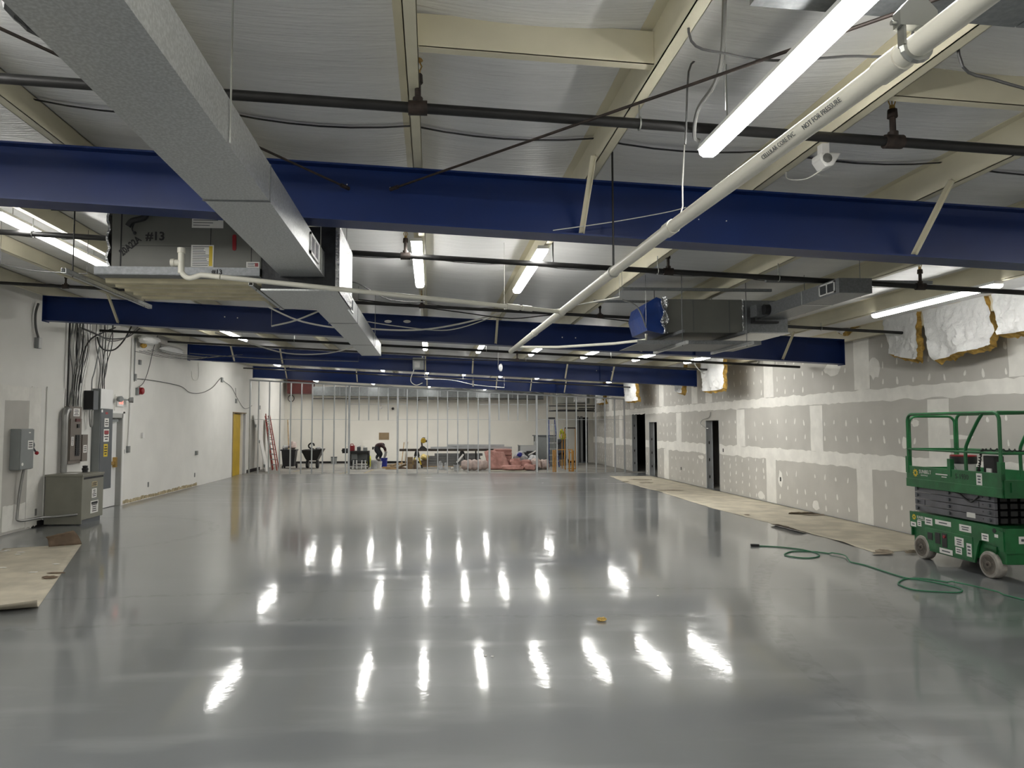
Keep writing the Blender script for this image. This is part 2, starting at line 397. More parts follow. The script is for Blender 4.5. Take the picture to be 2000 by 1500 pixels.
MUDN = [0]
def mudstrip(p0, p1, half, vert, seed, wav=.03):
    # band of filler with uneven edges, 2.5 mm proud of the boards
    n = max(2, int(abs(p1[0 if not vert else 1]-p0[0 if not vert else 1])/.12)); mb = MB(); MUDN[0] += 1; x0, x1 = XR-.0020-.00023*(MUDN[0]%9), XR+.001
    L_ = []; R_ = []
    for i in range(n+1):
        t = i/n; y = p0[0]+(p1[0]-p0[0])*t; z = p0[1]+(p1[1]-p0[1])*t
        a = half+wav*noise.noise(Vector((t*n*.31, seed, 0)))+wav*.6*noise.noise(Vector((t*n*.9, seed, 4))); b = half+wav*noise.noise(Vector((t*n*.31, seed, 9)))+wav*.6*noise.noise(Vector((t*n*.9, seed, 14)))
        if vert: L_.append((y-a, z)); R_.append((y+b, z))
        else: L_.append((y, z-a)); R_.append((y, z+b))
    for i in range(n):
        q = [L_[i], R_[i], R_[i+1], L_[i+1]]
        mb.hexa([(x0,*k) for k in q], [(x1,*k) for k in q])
    return mb.build('joint_compound', M['mud'], WR)
for zi, z in enumerate((1.215, 2.485)):
    y = YF
    for (h0, h1, hb, ht) in HR+[(YB,YB,0,9)]:
        if ht > z and h0 < YB: mudstrip((y, z), (h0, z), .14 if zi == 0 else .115, False, 3+zi*7+y, .05); y = h1
        elif h0 >= YB: mudstrip((y, z), (YB-.01, z), .14 if zi == 0 else .115, False, 3+zi*7+y, .05)
for ri, (z0, z1, js) in enumerate(ROWS):
    for j in js:
        if any(h0-.3 < j < h1+.3 and hb < z0+.6 < ht for (h0, h1, hb, ht) in HR): continue
        if j < 3: continue
        mudstrip((j, z0+(.13 if ri else .0)), (j, z1-(.13 if ri < 2 else 0)), .25, True, j*3+ri, .018)
def spots():
    mb = MB(); x1 = XR-.002
    for ri, (z0, z1, js) in enumerate(ROWS):
        y = 3.0; k = 0
        while y < 36:
            zz = [[.18,.42,.80] if ri == 0 else [1.62,1.98] if ri == 1 else [2.74,3.05,3.4]][0]
            if 17.5 < y < 20.3 and ri == 0: zz = [.12,.36,.58,.80,.99]
            if y > 28.9: zz = [z+.05 for z in zz]+[zz[0]+.17]
            for z in zz:
                yy = y+R.uniform(-.03,.03); z_ = z+R.uniform(-.04,.04)
                if R.random() < .1: continue
                if any(abs(yy-j) < .29 for j in js): continue
                if any(h0-.05 < yy < h1+.05 and z_ < ht+.05 for (h0,h1,hb,ht) in HR): continue
                a = R.uniform(.018,.032); h = R.uniform(.045,.085); tilt = R.uniform(-.25,.25); n = 8; ring = []
                for q in range(n):
                    t = 2*math.pi*q/n; py = a*math.sin(t)*(1.1-.45*math.cos(t)); pz = h*math.cos(t)
                    ring.append((yy+py+pz*tilt, z_+pz))
                vs = [(XR+.001,*p) for p in ring]+[(x1, yy+(p[0]-yy)*.8, z_+(p[1]-z_)*.8) for p in ring]
                mb.add(vs, [tuple(range(n,2*n))]+[(i,(i+1)%n,n+(i+1)%n,n+i) for i in range(n)])
            y += .4064; k += 1
    for (y, z, a, b) in [(17.8,.13,.16,.1),(15.2,.16,.15,.1),(16.75,.62,.11,.17),(11.4,.9,.16,.07),(11.9,1.95,.1,.06),(11.5,.2,.25,.12),(17.2,3.45,.25,.18),(14.4,3.1,.3,.14),(15.9,3.55,.2,.12),(13.0,3.0,.18,.2),(10.9,1.72,.3,.04),(12.2,1.6,.07,.12),(21.8,.93,.25,.06)]:
        n = 14; ring = [(y+a*math.cos(2*math.pi*q/n)*R.uniform(.8,1.2), z+b*math.sin(2*math.pi*q/n)*R.uniform(.8,1.2)) for q in range(n)]
        mb.add([(XR+.001,*p) for p in ring]+[(XR-.0022,*p) for p in ring], [tuple(range(n,2*n))]+[(i,(i+1)%n,n+(i+1)%n,n+i) for i in range(n)])
    return stuff(mb.build('screw_spots', M['mud'], WR))
spots()
for (y, z) in [(16.75,.62),(20.1,1.2),(23.6,.47)]: box('outlet_hole', M['blackpl'], WR, XR-.006, XR, y-.03, y+.03, z-.05, z+.05)
# steel jambs in the openings: C studs with punched holes
for (h0, h1, hb, ht) in HR:
    for yy, s in ((h1, -1), (h0, 1)):
        j = MB().box(XR-.004, XR+.21, min(yy,yy+s*.006), max(yy,yy+s*.006), 0, ht); j.box(XR+.0, XR+.02, min(yy,yy+s*.04), max(yy,yy+s*.04), 0, ht); j.box(XR+.19, XR+.205, min(yy,yy+s*.04), max(yy,yy+s*.04), 0, ht)
        jo = j.build('jamb_stud', M['stud'], WR)
        for k in range(4):
            z = .35+k*.52
            if z < ht-.2: MB().prism([(XR+.105+.02*math.cos(a*math.pi/4), z+.055*math.sin(a*math.pi/4)) for a in range(8)], 1, yy+s*.0065, yy+s*.0085).build('punched_hole', M['blackpl'], jo)
    MB().box(XR-.004, XR+.2, h0, h1, ht-.006, ht).build('head_track', M['galvd'], WR)
# ---- left wall trim: strip of old adhesive, drywall patch, backboard
mb = MB(); y = 17.75
while y < 23.2:
    L_ = R.uniform(.10,.16); mb.box(XL, XL+.004+R.uniform(0,.006), y, y+L_, .01+R.uniform(0,.015), .10+R.uniform(-.02,.015)); mb.box(XL, XL+.003, y+L_, y+L_+.03, .01, .10); y += L_+.03
tr = mb.build('trim_1', M['tan']); struct(tr)
pb = MB().box(XL, XL+.010, 12.0, 13.78, .012, 2.46).build('drywall_patch', M['gyp'], WL)
for (a, b, c, d) in [(13.62,14.0,0.03,2.62),(12.55,12.85,.3,2.5),(12.0,13.8,2.36,2.62),(12.9,13.6,.05,.5)]:
    n = 10; mb = MB(); pts = [(a+(b-a)*i/n, c+.03*noise.noise(Vector((a+i,c,1)))) for i in range(n+1)]+[(b-(b-a)*i/n, d+.03*noise.noise(Vector((a-i,d,7)))) for i in range(n+1)]
    hh = .0115+.001*len(mb.v)+.0009*int(a*10%7); mb.prism(pts, 0, XL+.004, hh+XL).build('joint_compound', M['mud'], WL)
struct(MB().box(XL, XL+.012, YF, 14.15, 0, .10).build('baseboard_left', M['blackpl'])) if False else None
bb = MB().box(XL+.004, XL+.024, 14.2, 16.03, .1, 2.66).build('backboard', M['wall']); tag(bb, 'white painted plywood board on the wall behind the panelboard and transformer', 'board')
struct(MB().box(XL, XL+.014, 13.85, 14.5, 0, .11).build('baseboard_left', M['blackpl']))
struct(MB().box(XL, 7.5, YB-.014, YB, 0, .11).build('baseboard_back', M['blackpl']))
struct(MB().box(XL, XL+.014, 29.3, 31.5, 0, .13).build('baseboard_left_back', M['blackpl']))
# exit door in the left wall
d1 = thing('door_1', 'white steel exit door with narrow window and gold panic bar', 'door', (XL-.1, 17, 0)); d1['kind'] = 'structure'
fr = MB().box(XL-.2, XL+.02, 17.58, 17.68, 0, 2.2).box(XL-.2, XL+.02, 16.3, 16.42, 0, 2.2).box(XL-.2, XL+.02, 16.3, 17.68, 2.09, 2.2); fr.build('frame', M['dframe'], d1, bevel=.004)
fr2 = MB().box(XL+.0, XL+.022, 17.62, 17.72, 0, 2.24).box(XL+.0, XL+.022, 16.26, 17.72, 2.2, 2.26).build('casing', M['whitepl'], d1)
leaf = box('leaf', M['white'], d1, XL-.15, XL-.105, 16.43, 17.575, .01, 2.085)
box('pane', M['glass'], leaf, XL-.106, XL-.099, 17.05, 17.22, 1.2, 1.85)
box('pane_frame', M['whitepl'], leaf, XL-.106, XL-.101, 17.02, 17.25, 1.17, 1.88)
pbx = MB().box(XL-.105, XL-.05, 16.55, 17.5, .98, 1.06).box(XL-.105, XL-.03, 17.40, 17.50, .92, 1.16); pbx.build('panic_bar', M['brass'], leaf, bevel=.01)
MB().box(XL-.105, XL-.04, 17.0, 17.5, 2.0, 2.06).build('door_closer', M['egrey'], leaf)
# yellow door
d2 = thing('door_2', 'yellow door leaf standing in the far opening of the white wall', 'door', (XL-.1, 28, 0)); d2['kind'] = 'structure'
box('leaf', M['yellow'], d2, XL-.13, XL-.085, 27.5, 28.55, .005, 2.36)
MB().box(XL-.2, XL+.012, 28.98, 29.12, 0, 2.42).box(XL-.2, XL+.0, 28.55, 28.62, 0, 2.4).build('frame', M['whitepl'], d2)
MB().box(XL-.2, XL+.012, 27.14, 27.22, 0, 2.42).box(XL-.2, XL+.012, 27.14, 29.12, 2.39, 2.43).build('frame', M['card'], d2)
# ---- partition of steel studs
WP = struct(bpy.data.objects.new('wall_partition', None)); COL.objects.link(WP); WP.location = (0, YS, 0)
ztop = lambda x: zb(x)-.06
st = [AY(u, 870, YS).x for u in (487,504,525,546,567,588,609,630,652,675)]
st2 = [AY(u, 870, YS).x for u in (795,815,835,855,874,894,914,934)]
st3 = [AY(u, 870, YS).x for u in (1069,1088,1107,1126,1145,1164,1182,1201,1220)]
jm = [AY(u, 870, YS).x for u in (681.5,776.5,956,1048.5)]
def cstud(x, z0, z1, wd=.041, nm='stud'):
    mb = MB().box(x-wd/2, x+wd/2, YS-.046, YS-.0445, z0, z1).box(x-wd/2, x+wd/2, YS+.0445, YS+.046, z0, z1).box(x+wd/2-.002, x+wd/2, YS-.046, YS+.046, z0, z1)
    mb.box(x-wd/2, x-wd/2+.0015, YS-.046, YS-.034, z0, z1)
    return mb.build(nm, M['stud'], WP)
for x in st+st2+st3: cstud(x, .002, ztop(x))
for x in jm: cstud(x, .002, ztop(x), .075, 'jamb_stud')
HZ = AY(870, 821, YS).z
for a, b, n in ((jm[0], jm[1], 4), (jm[2], jm[3], 4)):
    for k in range(1, n+1): cstud(a+(b-a)*k/(n+1), HZ, ztop(a+(b-a)*k/(n+1)), nm='cripple_stud')
    box('header_track', M['stud'], WP, a+.04, b-.04, YS-.047, YS+.047, HZ-.004, HZ+.002)
    for x, s in ((a, 1), (b, -1)): box('clip_angle', M['stud'], WP, x+s*.03-.012, x+s*.03+.012, YS-.06, YS-.047, HZ-.1, HZ+.16)
x0, x1 = st[0]-.03, st3[-1]+.03
for a, b in ((x0, jm[0]), (jm[0], jm[1]), (jm[1], jm[2]), (jm[2], jm[3]), (jm[3], x1)):
    MB().hexa([(a,YS-.05,ztop(a)-.05),(a,YS+.05,ztop(a)-.05),(a,YS+.05,ztop(a)+.005),(a,YS-.05,ztop(a)+.005)], [(b,YS-.05,ztop(b)-.05),(b,YS+.05,ztop(b)-.05),(b,YS+.05,ztop(b)+.005),(b,YS-.05,ztop(b)+.005)]).build('top_track', M['stud'], WP)
for a, b in ((x0, jm[0]), (jm[1], jm[2]), (jm[3], x1)):
    box('bottom_track', M['stud'], WP, a, b, YS-.05, YS+.05, 0, .006)
    z = AY(870, 819.5, YS).z; box('bridging_channel', M['stud'], WP, a, b, YS-.012, YS+.012, z-.006, z+.012)
z = AY(870, 790, YS).z
for a, b in ((st[-1]-.02, st2[0]), (st2[-1], jm[3]+.55)): box('bridging_channel', M['stud'], WP, a, b, YS-.012, YS+.012, z-.006, z+.012)
for x in [AY(u, 750, YS).x for u in (747,898,1040,1110,1180)]:     # sway braces up to the beam
    z = ztop(x); MB().bar((x-.55, YS-.02, z), (x, YS-.25, zb(x)+.03), .02, .02).bar((x+.55, YS-.02, z-.05), (x, YS-.25, zb(x)+.03), .02, .02).build('sway_brace', M['stud'], WP)
# ================================================================ ROOF STEEL
BL = ['deep blue steel beam with white-labelled air handler tucked behind it', 'deep blue steel beam ending above the hanging cable bundle of the panelboard', 'deep blue steel beam with a small grey box hung below its middle', 'deep blue steel beam standing right over the steel stud partition']
BR = {0:[1,3], 1:[-5,-4,1,5,3], 2:[-4,-3,1,3,4,0], 3:[-5,-4,-2,0,2,3,4]}
for bi, y in enumerate(BEAMS):
    xa, xb = (-7.0, 7.9) if bi else (-7.0, 8.2)
    b = thing('blue_beam', BL[bi], 'beam', (0, y, zb(0)))
    def slab(z0f, z1f, hw): return MB().hexa([(xa,y-hw,z0f(xa)),(xa,y+hw,z0f(xa)),(xa,y+hw,z1f(xa)),(xa,y-hw,z1f(xa))], [(xb,y-hw,z0f(xb)),(xb,y+hw,z0f(xb)),(xb,y+hw,z1f(xb)),(xb,y-hw,z1f(xb))])
    slab(zb, lambda x: zp(x)-.002, .006).build('web', M['blue'], b)
    slab(zb, lambda x: zb(x)+.014, .115).build('bottom_flange', M['blue'], b)
    slab(lambda x: zp(x)-.016, lambda x: zp(x)-.001, .085).build('top_flange', M['blue'], b)
    for x in (xa+.006, xb-.006): MB().box(x-.006, x+.006, y-.115, y+.115, zb(x)-.02, zp(x)-.002).build('end_plate', M['blue'], b)
    for x in ((5.0,) if bi else ()): MB().box(x-.006, x+.006, y-.08, y+.08, zb(x)+.01, zp(x)-.01).build('stiffener', M['blue'], b)
    for k in BR[bi]:
        x = -.2+1.375*k
        if x < xa or x > xb: continue
        MB().bar((x+.03, y-.52, zp(x)+.02), (x+.03, y-.075, zb(x)+.03), .045, .006, (1,0,0)).bar((x+.012, y-.52, zp(x)+.02), (x+.012, y-.075, zb(x)+.03), .006, .04, (1,0,0)).build('flange_brace', M['cream'], b)
    if bi == 1:
        for u in (758, 795): p = AY(u, 628, y); MB().prism([(p.x+.07*math.cos(t)*(1 if abs(math.cos(t))<.9 else 1), p.z+.028*math.sin(t)) for t in [i*math.pi/6 for i in range(12)]], 1, y-.012, y-.004).build('web_slot', M['whitepl'], b)
    holes = {0:[(678,361),(762,367),(1364,429),(1418,432)], 1:[(439,619),(464,621),(1098,659),(1124,660)], 2:[(1165,724),(1195,726)], 3:[]}[bi]
    for u, v in holes: p = AY(u, v, y); MB().prism([(p.x+(.012 if bi else .005)*math.cos(t), p.z+(.012 if bi else .005)*math.sin(t)) for t in [i*math.pi/4 for i in range(8)]], 1, y-.010, y-.004).build('bolt_hole', M['whitepl'], b)
PL = ['cream roof purlin closest to the white painted wall', 'cream roof purlin second out from the white painted wall', 'cream roof purlin with a lit strip light beside the marked air handler', 'cream roof purlin passing over the outer end of the marked air handler', 'cream roof purlin between the marked air handler and the long duct', 'cream roof purlin straight above the first upright sprinkler head, holding a trimmer', 'cream roof purlin with the looped-cable strip light, holding a trimmer end', 'cream roof purlin carrying the white motion sensor', 'cream roof purlin passing over the blue-wrapped air handler', 'cream roof purlin passing over the branch duct with the white grille', 'cream roof purlin with a strip light glaring on the torn insulation', 'cream roof purlin closest to the unpainted drywall']
for k, x in enumerate(PURX):
    z0 = zp(x); z1 = zc(x)+.015; mb = MB()
    mb.box(x-.003, x+.003, YF+.02, YB-.02, z0, z1).box(x-.003, x+.07, YF+.02, YB-.02, z0, z0+.005).box(x-.07, x+.003, YF+.02, YB-.02, z1-.005, z1).box(x+.066, x+.07, YF+.02, YB-.02, z0, z0+.018)
    o = mb.build('roof_purlin', M['cream'])
    tag(o, PL[k], 'purlin', 'roof purlins')
for (a, b, y, lab) in [(PURX[5], PURX[6], 3.75, 'cream steel trimmer bolted between two purlins, above the twisted diagonal rod'), (PURX[7], PURX[8], 3.9, 'cream steel trimmer bolted between two purlins beside the thick white drain pipe')]:
    zz = zp((a+b)/2); t = thing('roof_trimmer', lab, 'trimmer', ((a+b)/2, y, zz))
    MB().hexa([(a+.004,y,zp(a)+.02),(a+.004,y+.005,zp(a)+.02),(a+.004,y+.005,zp(a)+.21),(a+.004,y,zp(a)+.21)], [(b-.004,y,zp(b)+.02),(b-.004,y+.005,zp(b)+.02),(b-.004,y+.005,zp(b)+.21),(b-.004,y,zp(b)+.21)]).build('web', M['cream'], t)
    MB().hexa([(a+.075,y,zp(a)+.02),(a+.075,y+.06,zp(a)+.02),(a+.075,y+.06,zp(a)+.026),(a+.075,y,zp(a)+.026)], [(b-.004,y,zp(b)+.02),(b-.004,y+.06,zp(b)+.02),(b-.004,y+.06,zp(b)+.026),(b-.004,y,zp(b)+.026)]).build('flange', M['cream'], t)
# ---- strip lights
def strip_light(x, y0, y1, drop, label, group, under=None):
    zt = zp(x)-drop; t = thing('strip_light', label, 'light', (x, (y0+y1)/2, zt-.1), group)
    MB().prism([(x-.05,zt),(x+.05,zt),(x+.062,zt-.035),(x-.062,zt-.035)], 1, y0+.005, y1-.005).build('housing', M['white'], t)
    prof = [(x-.06,zt-.0355),(x+.06,zt-.0355),(x+.052,zt-.068),(x+.028,zt-.083),(x-.028,zt-.083),(x-.052,zt-.068)]
    MB().prism(prof, 1, y0+.002, y1-.002).build('diffuser', M['lamp'], t)
    pe = [(x-.054,zt+.002),(x+.054,zt+.002),(x+.066,zt-.036),(x-.066,zt-.036)]
    for a in (y0, y1-.011): MB().prism(pe, 1, a, a+.011).build('end_cap', M['whitepl'], t)
    if drop > .003:
        for y in (y0+.3, y1-.3): MB().cyl((x,y,zt-.001), (x,y,zp(x)+.002 if min(abs(x-q-.03) for q in PURX) < .09 else (under(x) if under and y < 2.9 else zc(x)-.05)), .004, 6).build('hanger', M['chrome'], t)
    return t
for x in (-4.42,):
    strip_light(x, 7.35, 9.75, .03, 'lit strip light on the cream purlin beside the air handler marked with a number', 'bay lights')
strip_light(-.17, 7.55, 9.9, .02, 'lit strip light on the purlin straight beyond the upright sprinkler head', 'bay lights')
strip_light(1.2, 7.55, 9.9, .02, 'lit strip light with a looped cable beside the white drain pipe', 'bay lights')
strip_light(6.70, 7.95, 10.3, .004, 'lit strip light in front of the big torn white insulation drape', 'bay lights')
for k in (-1, 0, 1, 2, 3, 4): strip_light(-.2+1.375*k+.03, 16.0, 18.4, .004, 'lit strip light in the row between the second and third blue beams', 'strip lights of the middle row')
strip_light(6.68, 15.9, 18.3, .004, 'lit strip light in front of the square white insulation flap', 'strip lights of the middle row')
strip_light(-4.75, 15.9, 18.3, .03, 'lit strip light under the beam end near the cable bundle', 'strip lights of the middle row')
for k in (-4, -1.2, 0, 1, 2, 3, 5): strip_light(-.2+1.375*k+.03, 24.3, 26.7, .004, 'lit strip light in the row between the third and fourth blue beams', 'strip lights of the far row')
for x, y in ((-5.62, 32.9), (-4.245, 31.5), (-2.87, 32.9), (-1.495, 31.4), (-.12, 32.9), (1.255, 31.4), (2.63, 32.9), (5.38, 31.3)): strip_light(x, y, y+2.3, .05, 'lit strip light behind the steel stud partition, in a set partly added to brighten the back wall', 'strip lights behind the partition')  # some are extra lamps, added to wash the back wall with light
for x, y in [(x, -.75) for x in (-5.65,-4.28,-2.9,-.15,5.35,6.73)]+[(3.98, -3.4)]+[(x, 1.65) for x in (-5.65,-4.28,-2.9,6.73)]+[(x, -6.4) for x in (-5.7,-2.95,-.2,2.55,5.3)]: strip_light(x, y, y+2.4, .05, 'unseen strip light added to brighten the near end of the hall', 'added strip lights of the near end')  # unseen lamps around the camera, added to brighten the near ceiling and floor
# the near hung fixture
nl = strip_light(1.72, 1.9, 4.26, .19, 'large lit strip light hung on wires beside the thick white drain pipe', None, under=lambda x: zp(x)-.128)
# ---- black sprinkler pipes across the hall
def sprinkler(y, xa, xb, dz, heads, label, r=.03, hang=()):
    zf = lambda x: zp(x)-dz
    t = thing('sprinkler_pipe', label, 'pipe', ((xa+xb)/2, y, zf((xa+xb)/2)))
    MB().tube([(xa+(xb-xa)*k/8, y, zf(xa+(xb-xa)*k/8)) for k in range(9)], r, 10).build('pipe', M['black'], t, smooth=True)
    for x in heads:
        z = zf(x); s = r/.03
        f = MB().cyl((x-.055*s,y,z), (x+.055*s,y,z), .042*s, 12).cyl((x,y,z), (x,y,z+.06*s), .03*s, 10)
        f.build('tee', M['rust'], t, smooth=True)
        MB().cyl((x,y,z+.05*s),(x,y,z+.17*s),.018*s,8).cyl((x,y,z+.15*s),(x,y,z+.20*s),.03*s,8,.027*s).build('riser', M['rust'], t, smooth=True)
        h = MB().cyl((x,y,z+.2*s),(x,y,z+.225*s),.016*s,8).tube([(x-.011*s,y,z+.222*s),(x-.022*s,y,z+.25*s),(x-.006*s,y,z+.285*s)], .004*s, 6).tube([(x+.011*s,y,z+.222*s),(x+.022*s,y,z+.25*s),(x+.006*s,y,z+.285*s)], .004*s, 6).cyl((x,y,z+.222*s),(x,y,z+.285*s),.004*s,6).lathe([(.006,z+.283*s),(.03*s,z+.286*s),(.026*s,z+.293*s),(.004,z+.293*s)], (x,y,0), 10)
        h.build('sprinkler_head', M['brass'], t, smooth=True)
    for x in hang:
        z = zf(x); MB().cyl((x,y,z+r),(x,y,zp(x)+.02),.005,6).tube([(x,y+(r+.006)*math.cos(a),z+(r+.008)*math.sin(a)) for a in [i*math.pi/6 for i in range(12)]], .005, 5, True).build('pipe_hanger', M['chrome'], t)
    return t
hx = lambda u, v, y: AY(u, v, y).x
sprinkler(4.2, -7.4, 8.3, .115, [hx(816,200,4.2), hx(1745,285,4.2)], 'black iron sprinkler pipe crossing in front of the first blue beam', .031, (1.27,))
sprinkler(7.85, -7.4, 8.3, .152, [hx(792,500,7.85), hx(1305,520,7.85), hx(1797,540,7.85)], 'black iron sprinkler pipe crossing behind the first blue beam, past the lit lights', .03, (hx(1520,530,7.85),2.56,-4.32))
sprinkler(11.62, -7.4, 8.03, .07, [hx(128,568,11.62), hx(824,600,11.62), hx(1172,615,11.62)], 'black iron sprinkler pipe just in front of the second blue beam', .026, (6.6,))
sprinkler(15.35, -7.0, 8.2, .34, [], 'black iron sprinkler pipe below the bottom of the second blue beam', .028, (1.18,-2.945,3.93))
sprinkler(19.2, -7.0, 7.61, .12, [hx(722,690,19.2), hx(1010,692,19.2)], 'black iron sprinkler pipe in front of the third blue beam', .026, (2.56,))
sprinkler(23.0, -7.0, 8.2, .28, [], 'black iron sprinkler pipe below the third blue beam', .026, (1.18,))
sprinkler(26.8, -7.0, 7.60, .2, [], 'black iron sprinkler pipe in front of the fourth blue beam', .026, (1.18,))
# ---- long galvanised duct
DX0, DX1, DZ0, DZ1 = -1.357, -.972, 3.24, 3.465
def duct(name, label, segs, x0, x1, z0, z1, grilles=()):
    t = thing(name, label, 'duct', ((x0+x1)/2, (segs[0]+segs[-1])/2, z0))
    for a, b in zip(segs, segs[1:]):
        cx, cy = (x0+x1)/2, (a+b)/2; m = MB(); a += .002; b -= .002
        m.add([(x0,a,z0),(x1,a,z0),(x1,b,z0),(x0,b,z0),(x0,a,z1),(x1,a,z1),(x1,b,z1),(x0,b,z1),(cx,cy,z0-.004),(x1+.004,cy,(z0+z1)/2),(x0-.004,cy,(z0+z1)/2)],
              [(0,8,1),(1,8,2),(2,8,3),(3,8,0),(4,5,6,7),(0,1,5,4),(2,3,7,6),(1,9,5),(5,9,6),(6,9,2),(2,9,1),(0,4,10),(4,7,10),(7,3,10),(3,0,10)])
        s = m.build('duct_section', M['galv'], t)
        MB().box(x0-.006,x1+.006,b-.009,b+.009,z0-.004,z0-.001).box(x1+.001,x1+.005,b-.009,b+.009,z0-.004,z1).box(x0-.005,x0-.001,b-.009,b+.009,z0-.004,z1).build('drive_cleat', M['galvd'], s)
    for (y0, y1, q0, q1) in grilles:
        g = MB().box(x1+.001, x1+.014, y0, y1, q0, q0+.02).box(x1+.001, x1+.014, y0, y1, q1-.02, q1).box(x1+.001, x1+.014, y0, y0+.025, q0, q1).box(x1+.001, x1+.014, y1-.025, y1, q0, q1).box(x1+.001, x1+.014, (y0+y1)/2-.01, (y0+y1)/2+.01, q0, q1).build('grille_frame', M['white'], t)
        box('grille_throat', M['blackpl'], t, x1+.0005, x1+.003, y0, y1, q0, q1)
        n = 9
        for k in range(n):
            z = q0+.03+(q1-q0-.06)*k/(n-1); box('grille_slat', M['edark'], t, x1+.002, x1+.012, y0+.02, y1-.02, z-.003, z+.003)
    return t
dA = duct('supply_duct', 'long galvanised duct running under the first blue beam to the plenum', [-1.2,2.0,4.24,6.38], DX0, DX1, DZ0, DZ1, [(5.62,6.02,3.27,3.44)])
tag(MB().blob((DX0-.02,2.42,DZ0+.06),(.05,.13,.05),10,6,.2,3).build('black_flex_collar', M['lblack'], dA), 'black flexible collar')
dB = duct('supply_duct', 'galvanised duct running on beyond the plenum under the second blue beam', [7.42,9.3,11.8,13.6], DX0+.02, DX1, DZ0, DZ1, [(8.2,8.7,3.27,3.44)])
for (y, x) in ((3.36, DX1+.012), (6.1, DX1+.012), (12.0, DX1+.012), (9.4, DX0-.0)):
    tag(MB().cyl((x,y,DZ0), (x,y,zc(x)-.05), .0045, 6).build('hanger_rod', M['chrome']), 'thin steel rod hanging the long galvanised duct', 'rod', 'duct hanger rods')
# ---- air handler by the duct
a1 = thing('air_handler', 'dark grey air handler with handwritten marks behind the first blue beam', 'air handler', (-2.2, 6.9, 3.3))
ax0, ax1, ay0, ay1, az0, az1 = -2.845, -1.53, 6.4, 7.5, 3.305, 3.86
box('cabinet', M['ahu'], a1, ax0, ax1, ay0, ay1, az0, az1, bevel=.01)
for x, w_ in ((-2.76,.012), (-1.98,.006), (-1.62,.006)): box('panel_seam', M['ink'], a1, x-w_/2, x+w_/2, ay0-.002, ay0+.002, az0+.01, az1)
box('panel_edge', M['ink'], a1, -2.76, -1.98, ay0-.0015, ay0+.002, 3.50, 3.503)
X_, Z_ = (1,0,0), (0,0,1)
p = AY(285,462,6.4); text('#13', .105, (p.x, 6.3975, p.z-.03), X_, Z_, M['ink'], a1, bold=.003)
p = AY(240,500,6.4); text('20A22A', .085, (p.x, 6.3975, p.z), (1,0,.9), (-.9,0,1), M['ink'], a1, bold=.003, sx=.75)
def label_sheet(par, x0, x1, z0, z1, y, rows=6, strip=None):
    z0 = max(z0, 3.315); s = MB().box(x0, x1, y-.003, y, z0, z1).build('label_sheet', M['paper'], par)
    m = MB(); n = rows
    for k in range(n):
        z = z1-(k+1)*(z1-z0)/(n+1); m.box(x0+.012, x0+(x1-x0)*R.uniform(.55,.85), y-.004, y-.003, z-.003, z+.003)
    m.build('printed_lines', M['edark'], s)
    if strip: MB().box(x1-.04, x1-.01, y-.0042, y-.003, z0+.01, z1-.01).build('hazard_strip', strip, s)
p0, p1 = AY(375,445,6.4), AY(437,416,6.4); label_sheet(a1, p0.x, p1.x, p0.z, p1.z, 6.398, 5)
p0, p1 = AY(373,524,6.4), AY(418,479,6.4); label_sheet(a1, p0.x, p1.x, p0.z, p1.z, 6.398, 12, M['yell'])
p0, p1 = AY(481,533,6.4), AY(507,512,6.4); label_sheet(a1, p0.x, p1.x, p0.z, p1.z, 6.398, 3, M['red'])
p = AY(458,474,6.4); MB().prism([(p.x+.018*math.cos(t), p.z+(.055 if math.sin(t)>0 else -.055)+.018*math.sin(t)) for t in [i*math.pi/6 for i in range(13)]], 1, 6.392, 6.40).build('badge', M['red'], a1)
pts = [AY(u,v,6.33) for u,v in ((287,412),(283,424),(272,428),(258,432),(250,442))]; MB().tube(spline(pts,4), .028, 8).build('taped_line_set', M['lblack'], a1, smooth=True)
pts = [AY(u,v,6.36) for u,v in ((262,436),(258,448),(263,455))]; MB().tube(spline(pts,4), [.006]*9, 6).blob(pts[-1],(.018,.018,.016),8,6,.1).build('drain_stub', M['lblack'], a1, smooth=True)
MB().grid(lambda u,v: (ax0-.02-.03*abs(math.sin(v*9)), 6.42+u*.9, az0+.01+v*.5), 4, 12).build('foil_edge', M['foil'], a1, solid=.02)
pl = thing('plenum', 'black lined plenum box joining the air handler to the long duct', 'plenum', (-1.15, 6.9, 3.12))
box('liner_box', M['lblack'], pl, -1.525, -.85, 6.40, 7.40, 3.125, 3.70)
box('bottom_plate', M['galv'], pl, -1.53, -.84, 6.385, 7.41, 3.11, 3.125)
MB().box(-.85,-.835,6.40,7.41,3.11,3.71).box(-.87,-.845,6.385,6.40,3.11,3.71).build('foil_edge', M['foil'], pl)
# cream ribbed deck below the handler, on struts
dk = thing('ribbed_deck', 'cream ribbed metal deck panel slung beneath the marked air handler', 'deck panel', (-2.25, 7, 3.2))
z0, n = 3.195, 5
for k in range(n):
    y = 6.52+k*.2; MB().add([(x,y+dy,z0+dz) for x in (-2.95,-1.535) for dy,dz in ((0,.075),(.03,0),(.10,0),(.13,.075),(.198,.075))]+[(x,y+dy,z0+dz+.004) for x in (-2.95,-1.535) for dy,dz in ((0,.075),(.03,0),(.10,0),(.13,.075),(.198,.075))], [(i,i+1,i+6,i+5) for i in range(4)]+[(i+10,i+15,i+16,i+11) for i in range(4)]).build('rib', M['creamd'], dk)
MB().box(-2.97,-1.535,6.36,6.40,3.235,3.306).box(-2.97,-1.535,6.36,6.52,3.232,3.238).build('front_channel', M['galvd'], dk)
text('#13', .06, (AY(413,540,6.36).x, 6.3575, 3.245), X_, Z_, M['ink'], dk, bold=.002)
